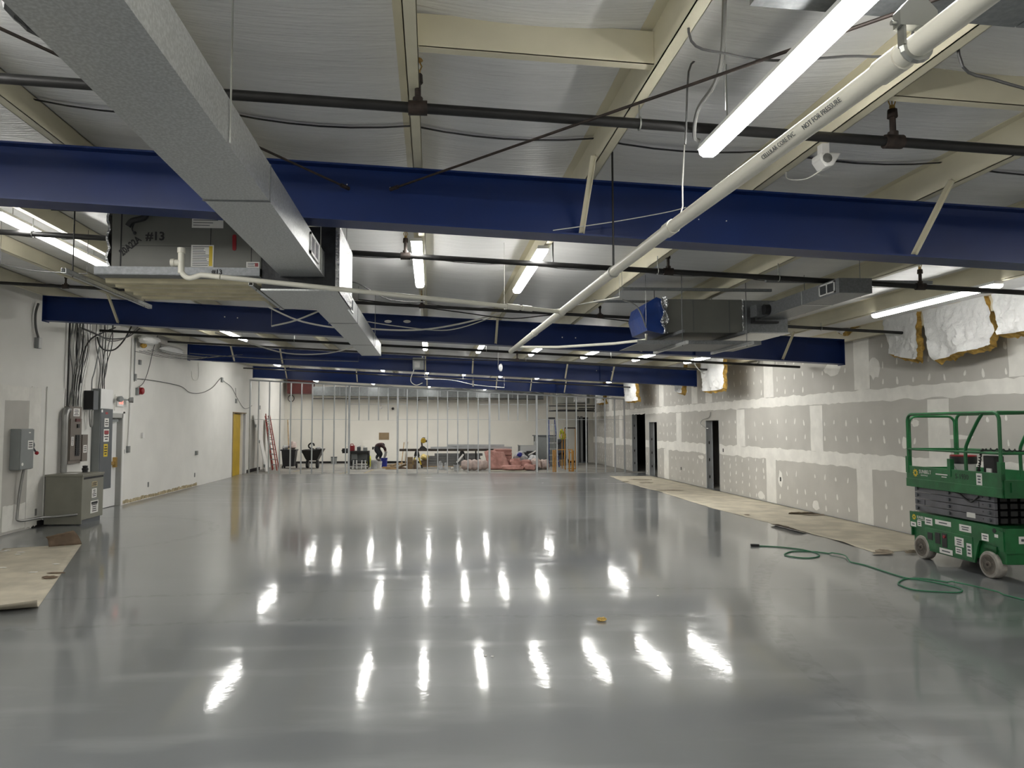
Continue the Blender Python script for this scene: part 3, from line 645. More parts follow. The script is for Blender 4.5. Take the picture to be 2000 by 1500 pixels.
def strut(x, y0, y1, z, label):
    t = MB().box(x-.02,x+.02,y0,y1,z,z+.003).box(x-.02,x-.017,y0,y1,z,z+.041).box(x+.017,x+.02,y0,y1,z,z+.041).box(x-.02,x-.010,y0,y1,z+.038,z+.041).box(x+.01,x+.02,y0,y1,z+.038,z+.041).build('strut_channel', M['galv'])
    return tag(t, label, 'strut')
strut(-3.02, 5.95, 7.75, 3.155, 'galvanised strut channel with white end under the air handler, beside the lit lamp')
strut(-1.62, 6.4, 7.75, 3.155, 'galvanised strut channel under the air handler, beside the condensate trap')
for x, y in ((-3.02,6.1),(-3.02,7.6),(-1.62,6.6),(-1.62,7.6)): tag(MB().cyl((x,y,3.15),(x,y,zc(x)-.06),.006,6).build('threaded_rod', M['black']), 'black threaded rod holding up the marked air handler', 'rod', 'rods of the marked air handler')
# ---- air handler on the right
a2 = thing('air_handler', 'grey air handler with blue wrapped end slung near the unpainted drywall', 'air handler', (3.7, 9.8, 3.16))
box('cabinet', M['ahu'], a2, 3.19, 4.235, 9.4, 10.25, 3.165, 3.625, bevel=.008)
for x in (3.55, 4.05): box('panel_seam', M['edark'], a2, x-.002, x+.002, 9.397, 9.401, 3.18, 3.61)
box('galvanised_plenum', M['galvd'], a2, 4.245, 4.88, 9.42, 10.25, 3.18, 3.62)
box('plenum_bottom', M['galv'], a2, 4.245, 4.895, 9.4, 10.27, 3.165, 3.18)
MB().grid(lambda u,v: (4.235+.01*math.sin(v*25+u*9), 9.39-.007*math.sin(v*40), 3.165+.455*v), 2, 24).build('foil_tape', M['foil'], a2, solid=.018)
MB().prism([(3.16,3.15),(2.93,3.20),(2.875,3.41),(2.92,3.57),(3.06,3.66),(3.17,3.62)], 1, 9.46, 10.2).build('blue_wrap', M['bluefoil'], a2)
MB().grid(lambda u,v: (3.12+.06*u+.022*math.sin(v*13+u*3), 9.39-.027*math.sin(v*17+u*8), 3.15+.5*v), 5, 24).build('foil_tape', M['foil'], a2, solid=.011)
MB().box(4.39,4.72,9.35,9.42,3.30,3.325).box(4.36,4.39,9.35,9.42,3.30,3.52).build('liner_edge', M['blackpl'], a2)
b2 = thing('branch_duct', 'short galvanised branch duct with white grille slung by the blue-wrapped air handler', 'duct', (4.65, 8.4, 3.36))
bx0, bx1, bz0, bz1 = 4.46, 4.835, 3.36, 3.525
MB().box(bx0,bx1,7.47,8.25,bz0,bz1).build('duct_section', M['galvd'], b2); MB().box(bx0,bx1,8.254,9.4,bz0,bz1).build('duct_section', M['galvd'], b2)
MB().box(bx0-.005,bx1+.005,8.24,8.264,bz0-.005,bz1).build('drive_cleat', M['galv'], b2)
gy0, gy1, gz0, gz1 = 7.54, 7.86, 3.38, 3.51
MB().box(bx0-.011,bx0-.001,gy0,gy1,gz0,gz0+.016).box(bx0-.011,bx0-.001,gy0,gy1,gz1-.016,gz1).box(bx0-.011,bx0-.001,gy0,gy0+.02,gz0,gz1).box(bx0-.011,bx0-.001,gy1-.02,gy1,gz0,gz1).box(bx0-.011,bx0-.001,(gy0+gy1)/2-.009,(gy0+gy1)/2+.009,gz0,gz1).build('grille_frame', M['white'], b2)
box('grille_throat', M['blackpl'], b2, bx0-.002, bx0, gy0, gy1, gz0, gz1)
for k in range(8): z = gz0+.025+k*(gz1-gz0-.05)/7; box('grille_slat', M['edark'], b2, bx0-.008, bx0-.001, gy0+.018, gy1-.018, z-.003, z+.002)
MB().cyl((bx0-.07,9.1,3.44),(bx0,9.1,3.44),.07,14).build('round_takeoff', M['blackpl'], b2, smooth=True)
MB().box(bx0-.14,bx0-.0,9.15,9.351,3.37,3.52).build('boot', M['galvd'], b2)
for y in (7.7, 8.9): MB().cyl((bx1+.012,y,bz0),(bx1+.012,y,zp(5.35)+.02 if y < 0 else zc(bx1)-.06),.004,6).build('hanger_rod', M['galvd'], b2)
fr = thing('hung_support', 'galvanised strut frame hung below the blue-wrapped air handler', 'frame', (3.65, 9.7, 2.96))
for x in (3.30, 4.17): MB().box(x-.018,x+.018,9.1,10.33,3.127,3.166).build('upper_strut', M['galvd'], fr); MB().box(x-.018,x+.018,8.97,10.33,2.965,3.004).build('lower_strut', M['galv'], fr)
box('drip_pan', M['galvd'], fr, 2.76, 4.47, 9.36, 10.27, 3.003, 3.012); box('pan_lip', M['galvd'], fr, 2.76, 4.47, 9.355, 9.365, 3.003, 3.055); box('pan_lip', M['galvd'], fr, 4.46, 4.47, 9.36, 10.27, 3.003, 3.055)
for x in (3.30, 4.17):
    for y in (9.14, 10.29): MB().cyl((x,y,2.95),(x,y,zc(x)-.06),.005,6).build('threaded_rod', M['edark'], fr)
for (xa,xb,y,u0) in ((2.5,4.5,9.1,0),(2.4,3.3,10.35,1)):
    z = zp(xb)-.025; t = MB().box(xa,xb,y-.018,y+.018,z-.018,z+.018).build('strut_channel', M['galvd']); tag(t, ['dark strut channel across the purlins above the blue-wrapped air handler', 'dark strut channel beside the blue wrapped end of the air handler'][u0], 'strut')
t = MB().box(3.95,6.0,8.1,8.14,3.60,3.64).build('strut_channel', M['galvd']); tag(t, 'long dark strut channel beside the grille of the branch duct', 'strut')
# ---- white drain pipe
dp = thing('drain_pipe', 'thick white plastic drain pipe running under the blue beams', 'pipe', (1.65, 7.5, 3.3))
PV = [(1.549,.80),(1.534,1.94),(1.513,2.53),(1.470,3.55),(1.437,4.39),(1.403,5.75),(1.352,7.86),(1.268,11.32)]
pz = 3.10
MB().tube([(x,y,pz) for x,y in PV], .0385, 16).build('pipe', M['pvc'], dp, smooth=True)
for y in (2.21, 4.18, 7.39, 9.04): 
    pvx = lambda q: next(a[0]+(b[0]-a[0])*(q-a[1])/(b[1]-a[1]) for a, b in zip(PV, PV[1:]) if a[1] <= q <= b[1])
    MB().cyl((pvx(y-.055),y-.055,pz),(pvx(y+.055),y+.055,pz),.0445,16).build('coupling', M['pvc'], dp, smooth=True)
text('CELLULAR CORE PVC', .028, (1.4925-.0312,3.0,pz-.0235), (.024,-1,0), (-.6,0,.8), M['edark'], dp); text('NOT FOR PRESSURE', .028, (1.5065-.0312,2.68,pz-.0235), (.024,-1,0), (-.6,0,.8), M['edark'], dp)
hg = thing('pipe_clevis', 'zinc clevis hanger gripping the near end of the white drain pipe', 'hanger', (1.53,2.096,3.05))
hx_, hy_ = 1.5285, 2.096
MB().tube([(hx_+.044*math.cos(a),hy_,pz+.044*math.sin(a)) for a in [math.pi+i*math.pi/8 for i in range(9)]], .012, 6).box(hx_-.050,hx_-.042,hy_-.016,hy_+.016,pz,pz+.10).box(hx_+.042,hx_+.050,hy_-.016,hy_+.016,pz,pz+.10).build('strap', M['chrome'], hg)
MB().prism([(hx_-.062,pz+.06),(hx_+.062,pz+.06),(hx_+.062,pz+.11),(hx_+.03,pz+.145),(hx_-.03,pz+.145),(hx_-.062,pz+.11)], 1, hy_-.018, hy_+.018).build('yoke', M['chrome'], hg)
MB().cyl((hx_-.08,hy_,pz+.075),(hx_+.08,hy_,pz+.075),.008,8).build('bolt', M['chrome'], hg)
MB().cyl((hx_,hy_,pz+.14),(hx_,hy_,zp(hx_)-.126),.007,8).build('rod', M['rust'], hg)
for (x,y,l) in ((1.412,5.40,'drain pipe before the first blue beam'),):
    t = thing('pipe_hanger', 'zinc ring hanger on a black rod holding the '+l, 'hanger', (x,y,3.05)); MB().tube([(x+.043*math.cos(a),y,pz+.043*math.sin(a)) for a in [i*math.pi/8 for i in range(16)]], .006, 5, True).build('ring', M['chrome'], t); MB().cyl((x,y,pz+.042),(x,y,zc(x)-.03),.008,6).build('rod', M['black'], t)
# thin condensate pipes
def pipe(name, pts, r, m, label, cat='pipe', n=8, group=None, sp=0):
    o = MB().tube(spline(pts, sp) if sp else pts, r, n).build(name, m, smooth=True); return tag(o, label, cat, group)
cp = thing('condensate_pipe', 'thin white condensate pipe from the marked air handler to the drain pipe', 'pipe', (-.3,7,3.15))
pA = [AY(u,v,5.85) for u,v in ((354,494),(354,522),(357,535),(370,543),(392,537),(405,538),(430,541))]
MB().tube(spline(pA[1:5],4)+pA[5:], .022, 10).build('trap', M['pvc'], cp, smooth=True)
MB().tube([pA[0],pA[1],pA[1]+Vector((0,0,-.05))], [.026]*3, 10).cyl(pA[0],pA[0]+Vector((0,0,.04)),.032,10).cyl(AY(354,513,5.85),AY(338,513,5.85),.026,10).cyl(AY(341,513,5.85),AY(334,513,5.85),.032,10).build('cleanout_tee', M['pvc'], cp, smooth=True)
endp = Vector((1.365,7.36,pz)); MB().tube([pA[-1].lerp(endp,k/6) for k in range(7)], .021, 10).build('pipe', M['pvc'], cp, smooth=True)
MB().cyl(pA[-1].lerp(endp,.80), pA[-1].lerp(endp,.845), .031, 10).cyl(pA[-1].lerp(endp,.855), pA[-1].lerp(endp,.89), .029, 10).build('coupling', M['pvc'], cp, smooth=True)
pipe('condensate_pipe', [(1.283,10.7,pz), AY(1090,678,10.6), AY(1200,671,10.0), AY(1262,664,9.5), AY(1262,652,9.5)], .020, M['pvc'], 'thin white condensate pipe from the blue-wrapped air handler to the drain pipe end')
# ---- duct crossing over the near light
t = thing('cross_duct', 'galvanised duct crossing above the large hung strip light', 'duct', (3.6,2.6,3.72))
for a, b in ((1.38,2.6),(2.6,3.9),(3.9,5.4)):
    MB().hexa([(a+.004,2.0,zp(a)-.13),(a+.004,2.93,zp(a)-.13),(a+.004,2.93,zp(a)-.004),(a+.004,2.0,zp(a)-.004)],[(b-.004,2.0,zp(b)-.13),(b-.004,2.93,zp(b)-.13),(b-.004,2.93,zp(b)-.004),(b-.004,2.0,zp(b)-.004)]).build('duct_section', M['galvd'], t)
# ---- bracing rods
def rod(a, b, label, r=.009):
    t = thing('bracing_rod', label, 'rod', (Vector(a)+Vector(b))/2); MB().cyl(a, b, r, 8).build('rod', M['rust'], t)
    d = (Vector(b)-Vector(a)).normalized(); MB().cyl(Vector(a), Vector(a)+d*.09, r*1.8, 8).build('end_nut', M['rust'], t)
rod((-.33,5.55,3.77),(4.35,.15,3.596),'rusty diagonal bracing rod from the first beam towards the large hung strip light')
rod((-.66,5.55,3.77),(-4.4,-.1,3.85),'rusty diagonal bracing rod passing above the long galvanised duct')
# ---- things hung in the roof
sn = thing('motion_sensor', 'white motion sensor on the purlin above the drain pipe', 'sensor', (2.6,4.9,3.7))
p = AX(1610,312,2.66); MB().prism([(p.x-.06,p.z+.03),(p.x+.09,p.z+.03),(p.x+.07,p.z),(p.x+.03,p.z-.06),(p.x-.02,p.z-.07),(p.x-.06,p.z-.01)], 1, p.y-.06, p.y+.06).build('shell', M['whitepl'], sn, bevel=.012)
MB().lathe([(.004,-.068),(.032,-.062),(.034,-.058)], (p.x-.012,p.y,p.z-.01), 12, 1).build('lens', M['wire'], sn)
MB().box(p.x-.03,p.x+.02,p.y-.03,p.y+.03,p.z+.03,zp(2.55)+.002).build('mount', M['whitepl'], sn)
pipe('sensor_wire', [p+Vector((-.02,0,-.07)), p+Vector((-.08,.1,-.10)), p+Vector((-.10,.3,-.03)), p+Vector((-.06,.4,.06))], .004, M['wirew'], 'thin white wire drooping from the motion sensor', 'wire', 6, sp=5)
# flexible cable to the near light
pipe('flexible_conduit', [(AY(1415,8,3.32).x,3.32,zc(1.4)-.03), AY(1415,8,3.32), AY(1410,110,3.5), AY(1395,165,3.7), AY(1363,215,3.95), AY(1356,265,4.2), (1.66,4.24,3.675)], .0125, M['wire'], 'armoured flexible conduit drooping to the large hung strip light', 'cable', 8, sp=6)
pipe('light_wire', [AY(1416,20,3.42), AY(1416,215,3.62)], .003, M['wire'], 'thin straight wire holding the large hung strip light', 'wire', 5)
pipe('chain_wire', [(AY(1370,55,4.0).x,4.0,zc(1.4)-.03), AY(1370,55,4.0), AY(1362,110,4.0), AY(1345,140,4.0), AY(1340,250,4.0), AY(1338,282,4.0)], .006, M['wireg'], 'dark wire tail dangling beside the large hung strip light', 'wire', 6, sp=3)
pipe('twisted_wire', [AY(1337,282,4.5), AY(1333,360,4.5), AY(1329,420,4.5), (1.436,4.42,3.137)], .005, M['wirew'], 'thin white twisted wire tied to the drain pipe', 'wire', 6, sp=3)
pipe('ceiling_cable', [(AY(1350,80,3.35).x,3.35,zc(1.2)-.02), AY(1350,80,3.35), AY(1420,105,3.35), AY(1510,118,3.35), AY(1650,110,3.3), AY(1770,98,3.2), (AY(1790,90,3.2).x,3.2,zc(2.2)-.03)], .007, M['wireg'], 'grey cable drooping under the insulation beside the large hung strip light', 'cable', 6, sp=5)
pipe('ceiling_cable', [(AY(1870,120,3.4).x,3.4,zc(2.5)-.02), AY(1880,130,3.4), AY(1940,155,3.5), AY(2010,175,3.6)], .008, M['wireg'], 'pair of dark cables drooping beyond the drain pipe hanger', 'cable', 6, sp=4)
pipe('beam_wire', [AY(1080,450,5.5), AY(1200,433,5.45), AY(1300,415,5.4), AY(1340,405,5.38)], .004, M['wirew'], 'thin white wire strung along the first blue beam', 'wire', 5, sp=4)
pipe('hanger_rod', [(1.36,7.85,zc(1.36)-.03), (1.36,7.85,zp(1.36)-.152+.027)], .008, M['black'], 'black rod holding the sprinkler pipe beside the looped-cable strip light', 'rod', 6)
for i, (pts, m, r, lab) in enumerate([
  ([(530,637,12.9),(580,625,12.9),(640,600,12.8),(660,592,12.8)], 'wirew', .016, 'white cable swagged across the second blue beam, on the air handler side of the duct'),
  ([(525,600,12.2),(580,625,12.2),(640,638,12.3),(680,640,12.3)], 'wirew', .016, 'white cable sagging towards the duct in front of the second blue beam'),
  ([(690,640,12.6),(780,645,12.6),(850,641,12.6),(930,625,12.5),(985,608,12.4)], 'wirew', .016, 'white cable swagged across the second blue beam, on the drain pipe side of the duct'),
  ([(700,625,12.7),(760,635,12.7),(850,645,12.7),(900,640,12.6),(960,620,12.6)], 'wirew', .010, 'thinner white cable crossing the swagged one on the second blue beam'),
  ([(985,603,8.2),(1030,600,8.3),(1075,606,8.5),(1130,595,9.5),(1210,580,9.3)], 'wirew', .010, 'white cable looped from the drain pipe to the blue-wrapped air handler'),
  ([(1215,585,9.3),(1245,600,9.35),(1262,640,9.42)], 'wire', .010, 'armoured cable curving down to the blue wrapped air handler end'),
  ([(700,585,11.4),(800,597,11.4),(900,610,11.5),(1000,622,11.6),(1100,615,11.7),(1250,630,11.8)], 'black', .010, 'black cable running along the third sprinkler pipe'),
  ([(100,410,7.0),(200,412,7.0),(330,400,7.0)], 'black', .006, 'thin black wire sagging above the lit lamp by the air handler'),
  ([(0,515,8.5),(60,528,8.6),(130,533,8.7),(170,535,8.8)], 'wireg', .006, 'thin grey wire drooping under the purlin by the white wall'),
  ([(676,551,7.5),(700,554,7.6),(760,585,7.8),(830,590,7.9)], 'wireg', .006, 'thin grey wire drooping beyond the plenum'),
  ([(420,650,15.6),(480,668,15.6),(560,690,15.8),(640,690,16),(700,675,16)], 'wirew', .016, 'white cable sagging in front of the third blue beam near the duct end'),
  ([(370,690,19.5),(460,697,19.5),(560,702,19.5),(700,706,19.5)], 'wireg', .012, 'grey cable lying along the third blue beam'),
  ([(740,700,19),(850,703,19),(1000,705,19),(1200,715,19),(1340,722,19)], 'black', .013, 'black cable slung along the third blue beam under the middle lights'),
  ([(830,740,26),(880,742,26),(930,752,26.2),(985,757,26.4)], 'wirew', .009, 'white cable hanging loosely in front of the fourth blue beam'),
  ([(811,716,20.25),(802,742,20.2),(812,752,20.2),(825,748,20.2)], 'wirew', .012, 'white cable looping below the small grey box on the third beam')]):
    pp = [AY(*q) for q in pts]; pp = [Vector((pp[0].x,pp[0].y,zc(pp[0].x)-.06))]+pp+[Vector((pp[-1].x,pp[-1].y,zc(pp[-1].x)-.06))]
    o = MB().tube(spline(pp[1:-1],5), r, 6)
    if 'below the small grey box' not in lab: tr_ = .003 if pp[1].y < 18 else .0015; o.cyl(pp[0], pp[1], tr_, 5).cyl(pp[-2], pp[-1], tr_, 5)
    o = o.build('cable', M[m], smooth=True); tag(o, lab, 'cable')
    0 and pipe('cable', pp, r, M[m], lab, 'cable', 6, sp=5)
for (u0,v0,v1,y,lab) in [(825,690,720,20.0,'')]:
    t = thing('junction_box', 'small grey box hung below the middle of the third blue beam', 'box', AY(817,722,20.3)); p0, p1 = AY(806,722,20.3), AY(828,699,20.3)
    box('body', M['egrey'], t, p0.x, p1.x, 20.2, 20.4, p0.z, p1.z, bevel=.01); box('cover', M['wire'], t, p0.x+.05, p1.x-.12, 20.19, 20.2, p0.z+.05, p1.z-.1)
    MB().box(p1.x-.06,p1.x-.02,20.28,20.32,p1.z,zp(0)).build('stem', M['stud'], t)
for (u,va,vb,y) in ((973,672,722,17.9),(958,690,738,22.5)):
    x = AY(u,va,y).x; pipe('pendant_wire', [(x,y,zc(x)-.05), AY(u,vb,y)], .006, M['wireg'], 'thin wire with a small fitting hanging above the middle of the hall', 'wire', 5, group='pendant wires')
t = MB().blob(AY(978,718,17.9),(.05,.05,.1),8,6,.1).build('pendant_fitting', M['plastic']); tag(t, 'small grey fitting at the end of a hanging wire', 'fitting')
p = AY(924,749,24); t = MB().box(p.x-.03,p.x+.03,23.98,24.02,p.z-.1,p.z+.1).cyl((p.x,24,p.z+.1),(p.x,24,zc(p.x)-.02),.004,5).build('hanging_tag', M['whitepl']); tag(t, 'small white tag hanging before the fourth blue beam', 'tag')
# ---- torn insulation hanging by the unpainted drywall
def drape(name, label, outline_top, outline_bot, x, th, seed, lean=.0, edge=True):
    # sheet hung between two polylines given as (Y, z); folds in x
    t = thing(name, label, 'insulation', (x, sum(p[0] for p in outline_bot)/len(outline_bot), min(p[1] for p in outline_bot)), 'torn insulation drapes')
    def lerp(pl, s):
        s *= len(pl)-1; i = min(int(s), len(pl)-2); k = s-i; a, b = pl[i], pl[i+1]; return (a[0]+(b[0]-a[0])*k, a[1]+(b[1]-a[1])*k)
    def fn(off):
        def g(u, v):
            a, b = lerp(outline_top, u), lerp(outline_bot, u); y = a[0]+(b[0]-a[0])*v; z = a[1]+(b[1]-a[1])*v
            r = .06*noise.noise(Vector((y*2.2+seed, z*2.2, 0)))+.085*abs(noise.noise(Vector((y*5+seed, z*5+y*2, 3))))+.045*abs(noise.noise(Vector((y*13+seed, z*12, 5))))+.03*math.sin(y*9+seed+3*v)*v
            return (x-off+r*(.3+v)-lean*v, y, z)
        return g
    nu, nv = 44, 30
    MB().grid(fn(th), nu, nv).build('facing', M['drape'], t, smooth=True)
    if edge:
        def back(u, v):
            q = fn(0)(u, v); return (q[0], q[1]+.06*noise.noise(Vector((u*7, v*7, seed))), q[2]-.05*v+.06*noise.noise(Vector((u*11, v*3, seed+5)))*v)
        mb = MB(); mb.grid(back, nu, nv)
        n0 = (nu+1)*(nv+1); mb.grid(fn(th-.004), nu, nv)
        w_ = nu+1; rim = [i for i in range(w_)]+[j*w_+nu for j in range(1,nv+1)]+[nv*w_+i for i in range(nu-1,-1,-1)]+[j*w_ for j in range(nv-1,0,-1)]
        k = len(rim)
        for i in range(k): a, b = rim[i], rim[(i+1)%k]; mb.f.append((a,b,b+n0,a+n0)); mb.mi.append(0)
        mb.build('fibre_backing', M['fibre'], t)
    return t
xz = 8.12
P = lambda *q: [(AX(u,v,xz).y, AX(u,v,xz).z) for u,v in q]
drape('insulation_drape', 'narrow torn strip of white insulation hanging before grey drywall beside the big drape', P((1732,608),(1770,600),(1803,592)), P((1742,690),(1788,702),(1800,700)), xz, .11, 2)
drape('insulation_drape', 'largest torn white insulation drape, crinkled and glaring behind a lit strip light', P((1806,590),(1870,578),(1932,566)), P((1828,704),(1880,690),(1950,672)), xz, .10, 9)
drape('insulation_drape', 'white insulation drape hanging past the big crinkled one towards the lift', P((1952,558),(2005,545),(2090,520)), P((1964,654),(2010,648),(2090,640)), xz-.04, .12, 15)
xz = 7.7; drape('insulation_drape', 'square white insulation flap with frayed yellow edge behind a lit strip light', P((1372,700),(1395,697),(1418,694)), P((1380,764),(1400,763),(1421,757)), xz, .1, 21)
drape('insulation_drape', 'narrow white insulation flap against the end of the third blue beam', P((1305,712),(1325,708),(1342,705)), P((1324,764),(1332,768),(1341,767)), xz, .12, 27)
drape('insulation_drape', 'small bright white insulation flap near the dark doorway', P((1222,746),(1234,747),(1246,748)), P((1226,784),(1236,784),(1246,782)), xz, .12, 33)
drape('insulation_drape', 'dull narrow insulation flap hanging by the end of the stud partition', P((1190,743),(1198,744),(1206,745)), P((1194,788),(1200,788),(1207,786)), 7.2, .14, 39)
xz = 8.1; drape('insulation_drape', 'crumpled white insulation lump above the end of the second blue beam', P((1600,600),(1640,590),(1690,580)), P((1625,640),(1650,655),(1690,625)), xz, .1, 45)
# loose wires along the right wall
pipe('cable', [AX(1410,702,8.33), AX(1400,735,8.33), AX(1412,755,8.33), AX(1425,760,8.33)] if False else [AX(1462,696,8.36), AX(1463,710,8.36), AX(1472,714,8.36), AX(1481,708,8.36), AX(1481,698,8.36)], .008, M['wireg'], 'dark cable loop poking out of the drywall under the second beam', 'cable', 6, sp=5)
pipe('cable', [AX(1388,805,8.37), AX(1385,815,8.37), AX(1372,820,8.36), AX(1369,828,8.36), AX(1378,836,8.37), AX(1384,837,8.38)], .01, M['wire'], 'armoured cable looping beside the head of the nearest doorway', 'cable', 6, sp=5)
pipe('cable', [(6.3,17,zc(6.3)-.08), AY(1352,690,17), AY(1357,712,17), AY(1370,727,17.2), AY(1376,730,17.3)], .012, M['wire'], 'armoured cable curling beside the square insulation flap', 'cable', 6, sp=5)
# ================================================================ ELECTRICAL GEAR ON THE LEFT WALL
Y_ = (0,-1,0)                     # reading direction of lettering on faces that look towards +x
def sticker(par, x, y0, y1, z0, z1, m='paper', rows=4, name='sticker', ink='ink'):
    s = MB().box(x-.0005, x+.0015, y0, y1, z0, z1).build(name, M[m], par)
    if rows:
        k = MB(); h = (z1-z0)/(rows+1)
        for i in range(rows):
            z = z1-(i+1)*h; w_ = (y1-y0)*R.uniform(.45,.8)/2; c = (y0+y1)/2; k.box(x+.0012, x+.0022, c-w_, c+w_, z-h*.22, z+h*.22)
        k.build('printed_lines', M[ink], s)
    return s
t = thing('disconnect_switch', 'grey safety switch box with red-knobbed lever on the unpainted wall patch', 'switch box', (XL+.12,13.3,1.12))
y0, y1, z0, z1, xd = 13.05, 13.47, 1.12, 1.85, XL+.2
box('body', M['egrey'], t, XL+.01, xd-.02, y0, y1, z0, z1, bevel=.01); box('door', M['egrey'], t, xd-.02, xd, y0+.005, y1-.005, z0+.01, z1-.01, bevel=.006)
sticker(t, xd, y1-.20, y1-.03, 1.48, 1.64, rows=3); sticker(t, xd, y0+.24, y0+.3, z1-.08, z1-.06, rows=0)
MB().cyl((xd-.09,y1,1.55),(xd-.09,y1+.03,1.55),.09,16).build('handle_base', M['edark'], t); h = MB().bar((xd-.08,y1+.04,1.56),(xd+.0,y1+.07,1.42),.03,.03).build('lever', M['edark'], t)
MB().blob((xd+.01,y1+.08,1.405),(.035,.035,.035),10,8,0).build('knob', M['red'], h, smooth=True)
MB().prism([(y0+.07+.03*math.cos(a), z0+.1+.03*math.sin(a)) for a in [i*math.pi/5 for i in range(10)]], 0, xd, xd+.002).build('sticker', M['paper'], t)
def conduit(name, pts, r, m, label, n=10, sp=5): return pipe(name, pts, r, M[m], label, 'conduit', n, sp=sp)
o = conduit('conduit', [(XL+.12,13.32,1.13),(XL+.10,13.32,1.0),(XL+.07,13.30,.7),(XL+.06,13.27,.32),(XL+.08,13.26,.22),(XL+.14,13.40,.20),(XL+.22,13.75,.205),(XL+.36,14.0,.19),(XL+.62,14.08,.21),(XL+.68,14.14,.21)], .024, 'wire', 'grey conduit bent from the safety switch down and across to the transformer', 10, 4)
t = thing('transformer', 'olive grey floor transformer cabinet with white warning labels', 'transformer', (-7.05,14.65,0))
x0, x1, y0, y1 = -7.39, -6.70, 14.16, 15.05
box('body', M['olive'], t, x0, x1, y0, y1, .09, .93, bevel=.006); box('lid', M['olive'], t, x0-.012, x1+.014, y0-.014, y1+.014, .925, .965, bevel=.006)
box('foot', M['edark'], t, x0+.05, x0+.13, y0+.05, y1-.1, 0, .09); box('foot', M['edark'], t, x1-.12, x1-.03, y0+.05, y1-.05, 0, .09); box('front_skirt', M['olive'], t, x0, x1, y0, y0+.02, .02, .10)
box('vent_slot', M['ink'], t, x1-.002, x1+.004, y0+.06, y1-.02, .865, .905)
sticker(t, x1+.001, y0+.38, y0+.62, .70, .80, 'tan', 2); sticker(t, x1+.001, y0+.40, y0+.60, .48, .66, 'paper', 4); sticker(t, x1+.001, y0+.40, y0+.68, .44, .46, 'egrey', 0)
s = sticker(t, x1+.001, y0+.36, y0+.68, .18, .42, 'paper', 5); box('header_band', M['ink'], s, x1+.001, x1+.004, y0+.39, y0+.65, .355, .40)
t2 = MB().lathe([(.01,.965),(.055,.965),(.05,1.0),(.06,1.01),(.06,1.05),(.045,1.06),(.05,1.10),(.01,1.105)], (-6.98,14.85,0), 12).build('cable_coil', M['blackpl']); tag(t2, 'small black coil standing on top of the transformer', 'coil')
t2 = MB().grid(lambda u,v: (-7.2+.25*u, 14.4+.3*v, .967+.012*abs(noise.noise(Vector((u*3,v*3,1))))), 4, 4).build('paper_sheet', M['paper'], solid=.002); tag(t2, 'crumpled white paper lying on the transformer lid', 'paper')
# panelboard with big conduit
t = thing('panelboard', 'taupe electrical panelboard with open cover and a side box', 'electrical panel', (XL+.1,15.2,1.12))
xb = XL+.025; y0, y1 = 14.86, 15.36
box('tub', M['ebrown'], t, xb, xb+.10, y0, y1, 1.13, 2.30, bevel=.004)
box('cover', M['ebrown'], t, xb+.10, xb+.12, y0+.02, y1-.02, 1.2, 2.05, bevel=.004)
box('wiring_gutter', M['ebrown'], t, xb+.10, xb+.105, y0+.03, y1-.03, 2.06, 2.28)
box('breaker_recess', M['ink'], t, xb+.118, xb+.125, y0+.22, y0+.40, 1.28, 1.72)
for k in range(9): z = 1.31+k*.045; box('breaker', M['blackpl'], t, xb+.124, xb+.14, y0+.23, y0+.30, z, z+.035); box('breaker', M['blackpl'], t, xb+.124, xb+.14, y0+.315, y0+.39, z, z+.035)
box('main_breaker', M['blackpl'], t, xb+.12, xb+.145, y0+.27, y0+.35, 1.86, 1.94)
sticker(t, xb+.106, y0+.14, y0+.40, 2.10, 2.26, 'paper', 4); sticker(t, xb+.1215, y0+.06, y0+.16, 1.50, 1.68, 'paper', 6)
MB().box(xb+.10,xb+.14,y0+.20,y0+.38,1.99,2.05).build('latch_plate', M['darkred'], t)
box('side_box', M['ebrown'], t, xb, xb+.13, y1+.005, y1+.24, 1.16, 1.72, bevel=.004); sticker(t, xb+.131, y1+.05, y1+.20, 1.34, 1.5, 'paper', 3)
conduit('large_conduit', [(XL+.11,14.72,.97),(XL+.11,14.72,1.5),(XL+.11,14.71,2.0),(XL+.11,14.73,2.15),(XL+.10,14.80,2.22),(XL+.10,14.87,2.22)], .062, 'wire', 'thick grey conduit with an elbow rising from transformer to panelboard', 14, 5)
t = thing('control_box', 'black and grey control box mounted high between the two panels', 'control box', (XL+.15,15.9,2.2))
box('body', M['edark'], t, XL+.025, XL+.23, 15.64, 15.86, 2.25, 2.66, bevel=.005); box('side_plate', M['blackpl'], t, XL+.03, XL+.225, 15.632, 15.64, 2.26, 2.65); box('mount', M['egrey'], t, XL+.023, XL+.05, 15.85, 16.02, 2.3, 2.6)
conduit('flexible_conduit', [(XL+.12,15.72,2.26),(XL+.12,15.72,2.1),(XL+.13,15.76,1.9),(XL+.12,15.83,1.95),(XL+.12,15.84,2.24)], .022, 'wire', 'short loop of flexible conduit below the black control box', 8, 5)
t = thing('tall_panel', 'tall dark grey electrical panel with yellow warning sticker beside the exit door', 'electrical panel', (XL+.1,16.6,.5))
xp = XL+.2
box('wireway', M['egrey'], t, XL+.002, XL+.19, 16.04, 16.06, .5, 2.72); box('body', M['edark'], t, XL+.03, xp, 16.062, 16.65, .5, 2.28, bevel=.006); box('gutter_cover', M['white'], t, XL+.03, xp-.01, 16.062, 16.65, 2.285, 2.72)
sticker(t, xp+.001, 16.24, 16.45, 1.88, 2.07, rows=3); s = sticker(t, xp+.001, 16.22, 16.48, 1.55, 1.83, rows=4); box('header_band', M['red'], s, xp+.001, xp+.004, 16.24, 16.46, 1.72, 1.80)
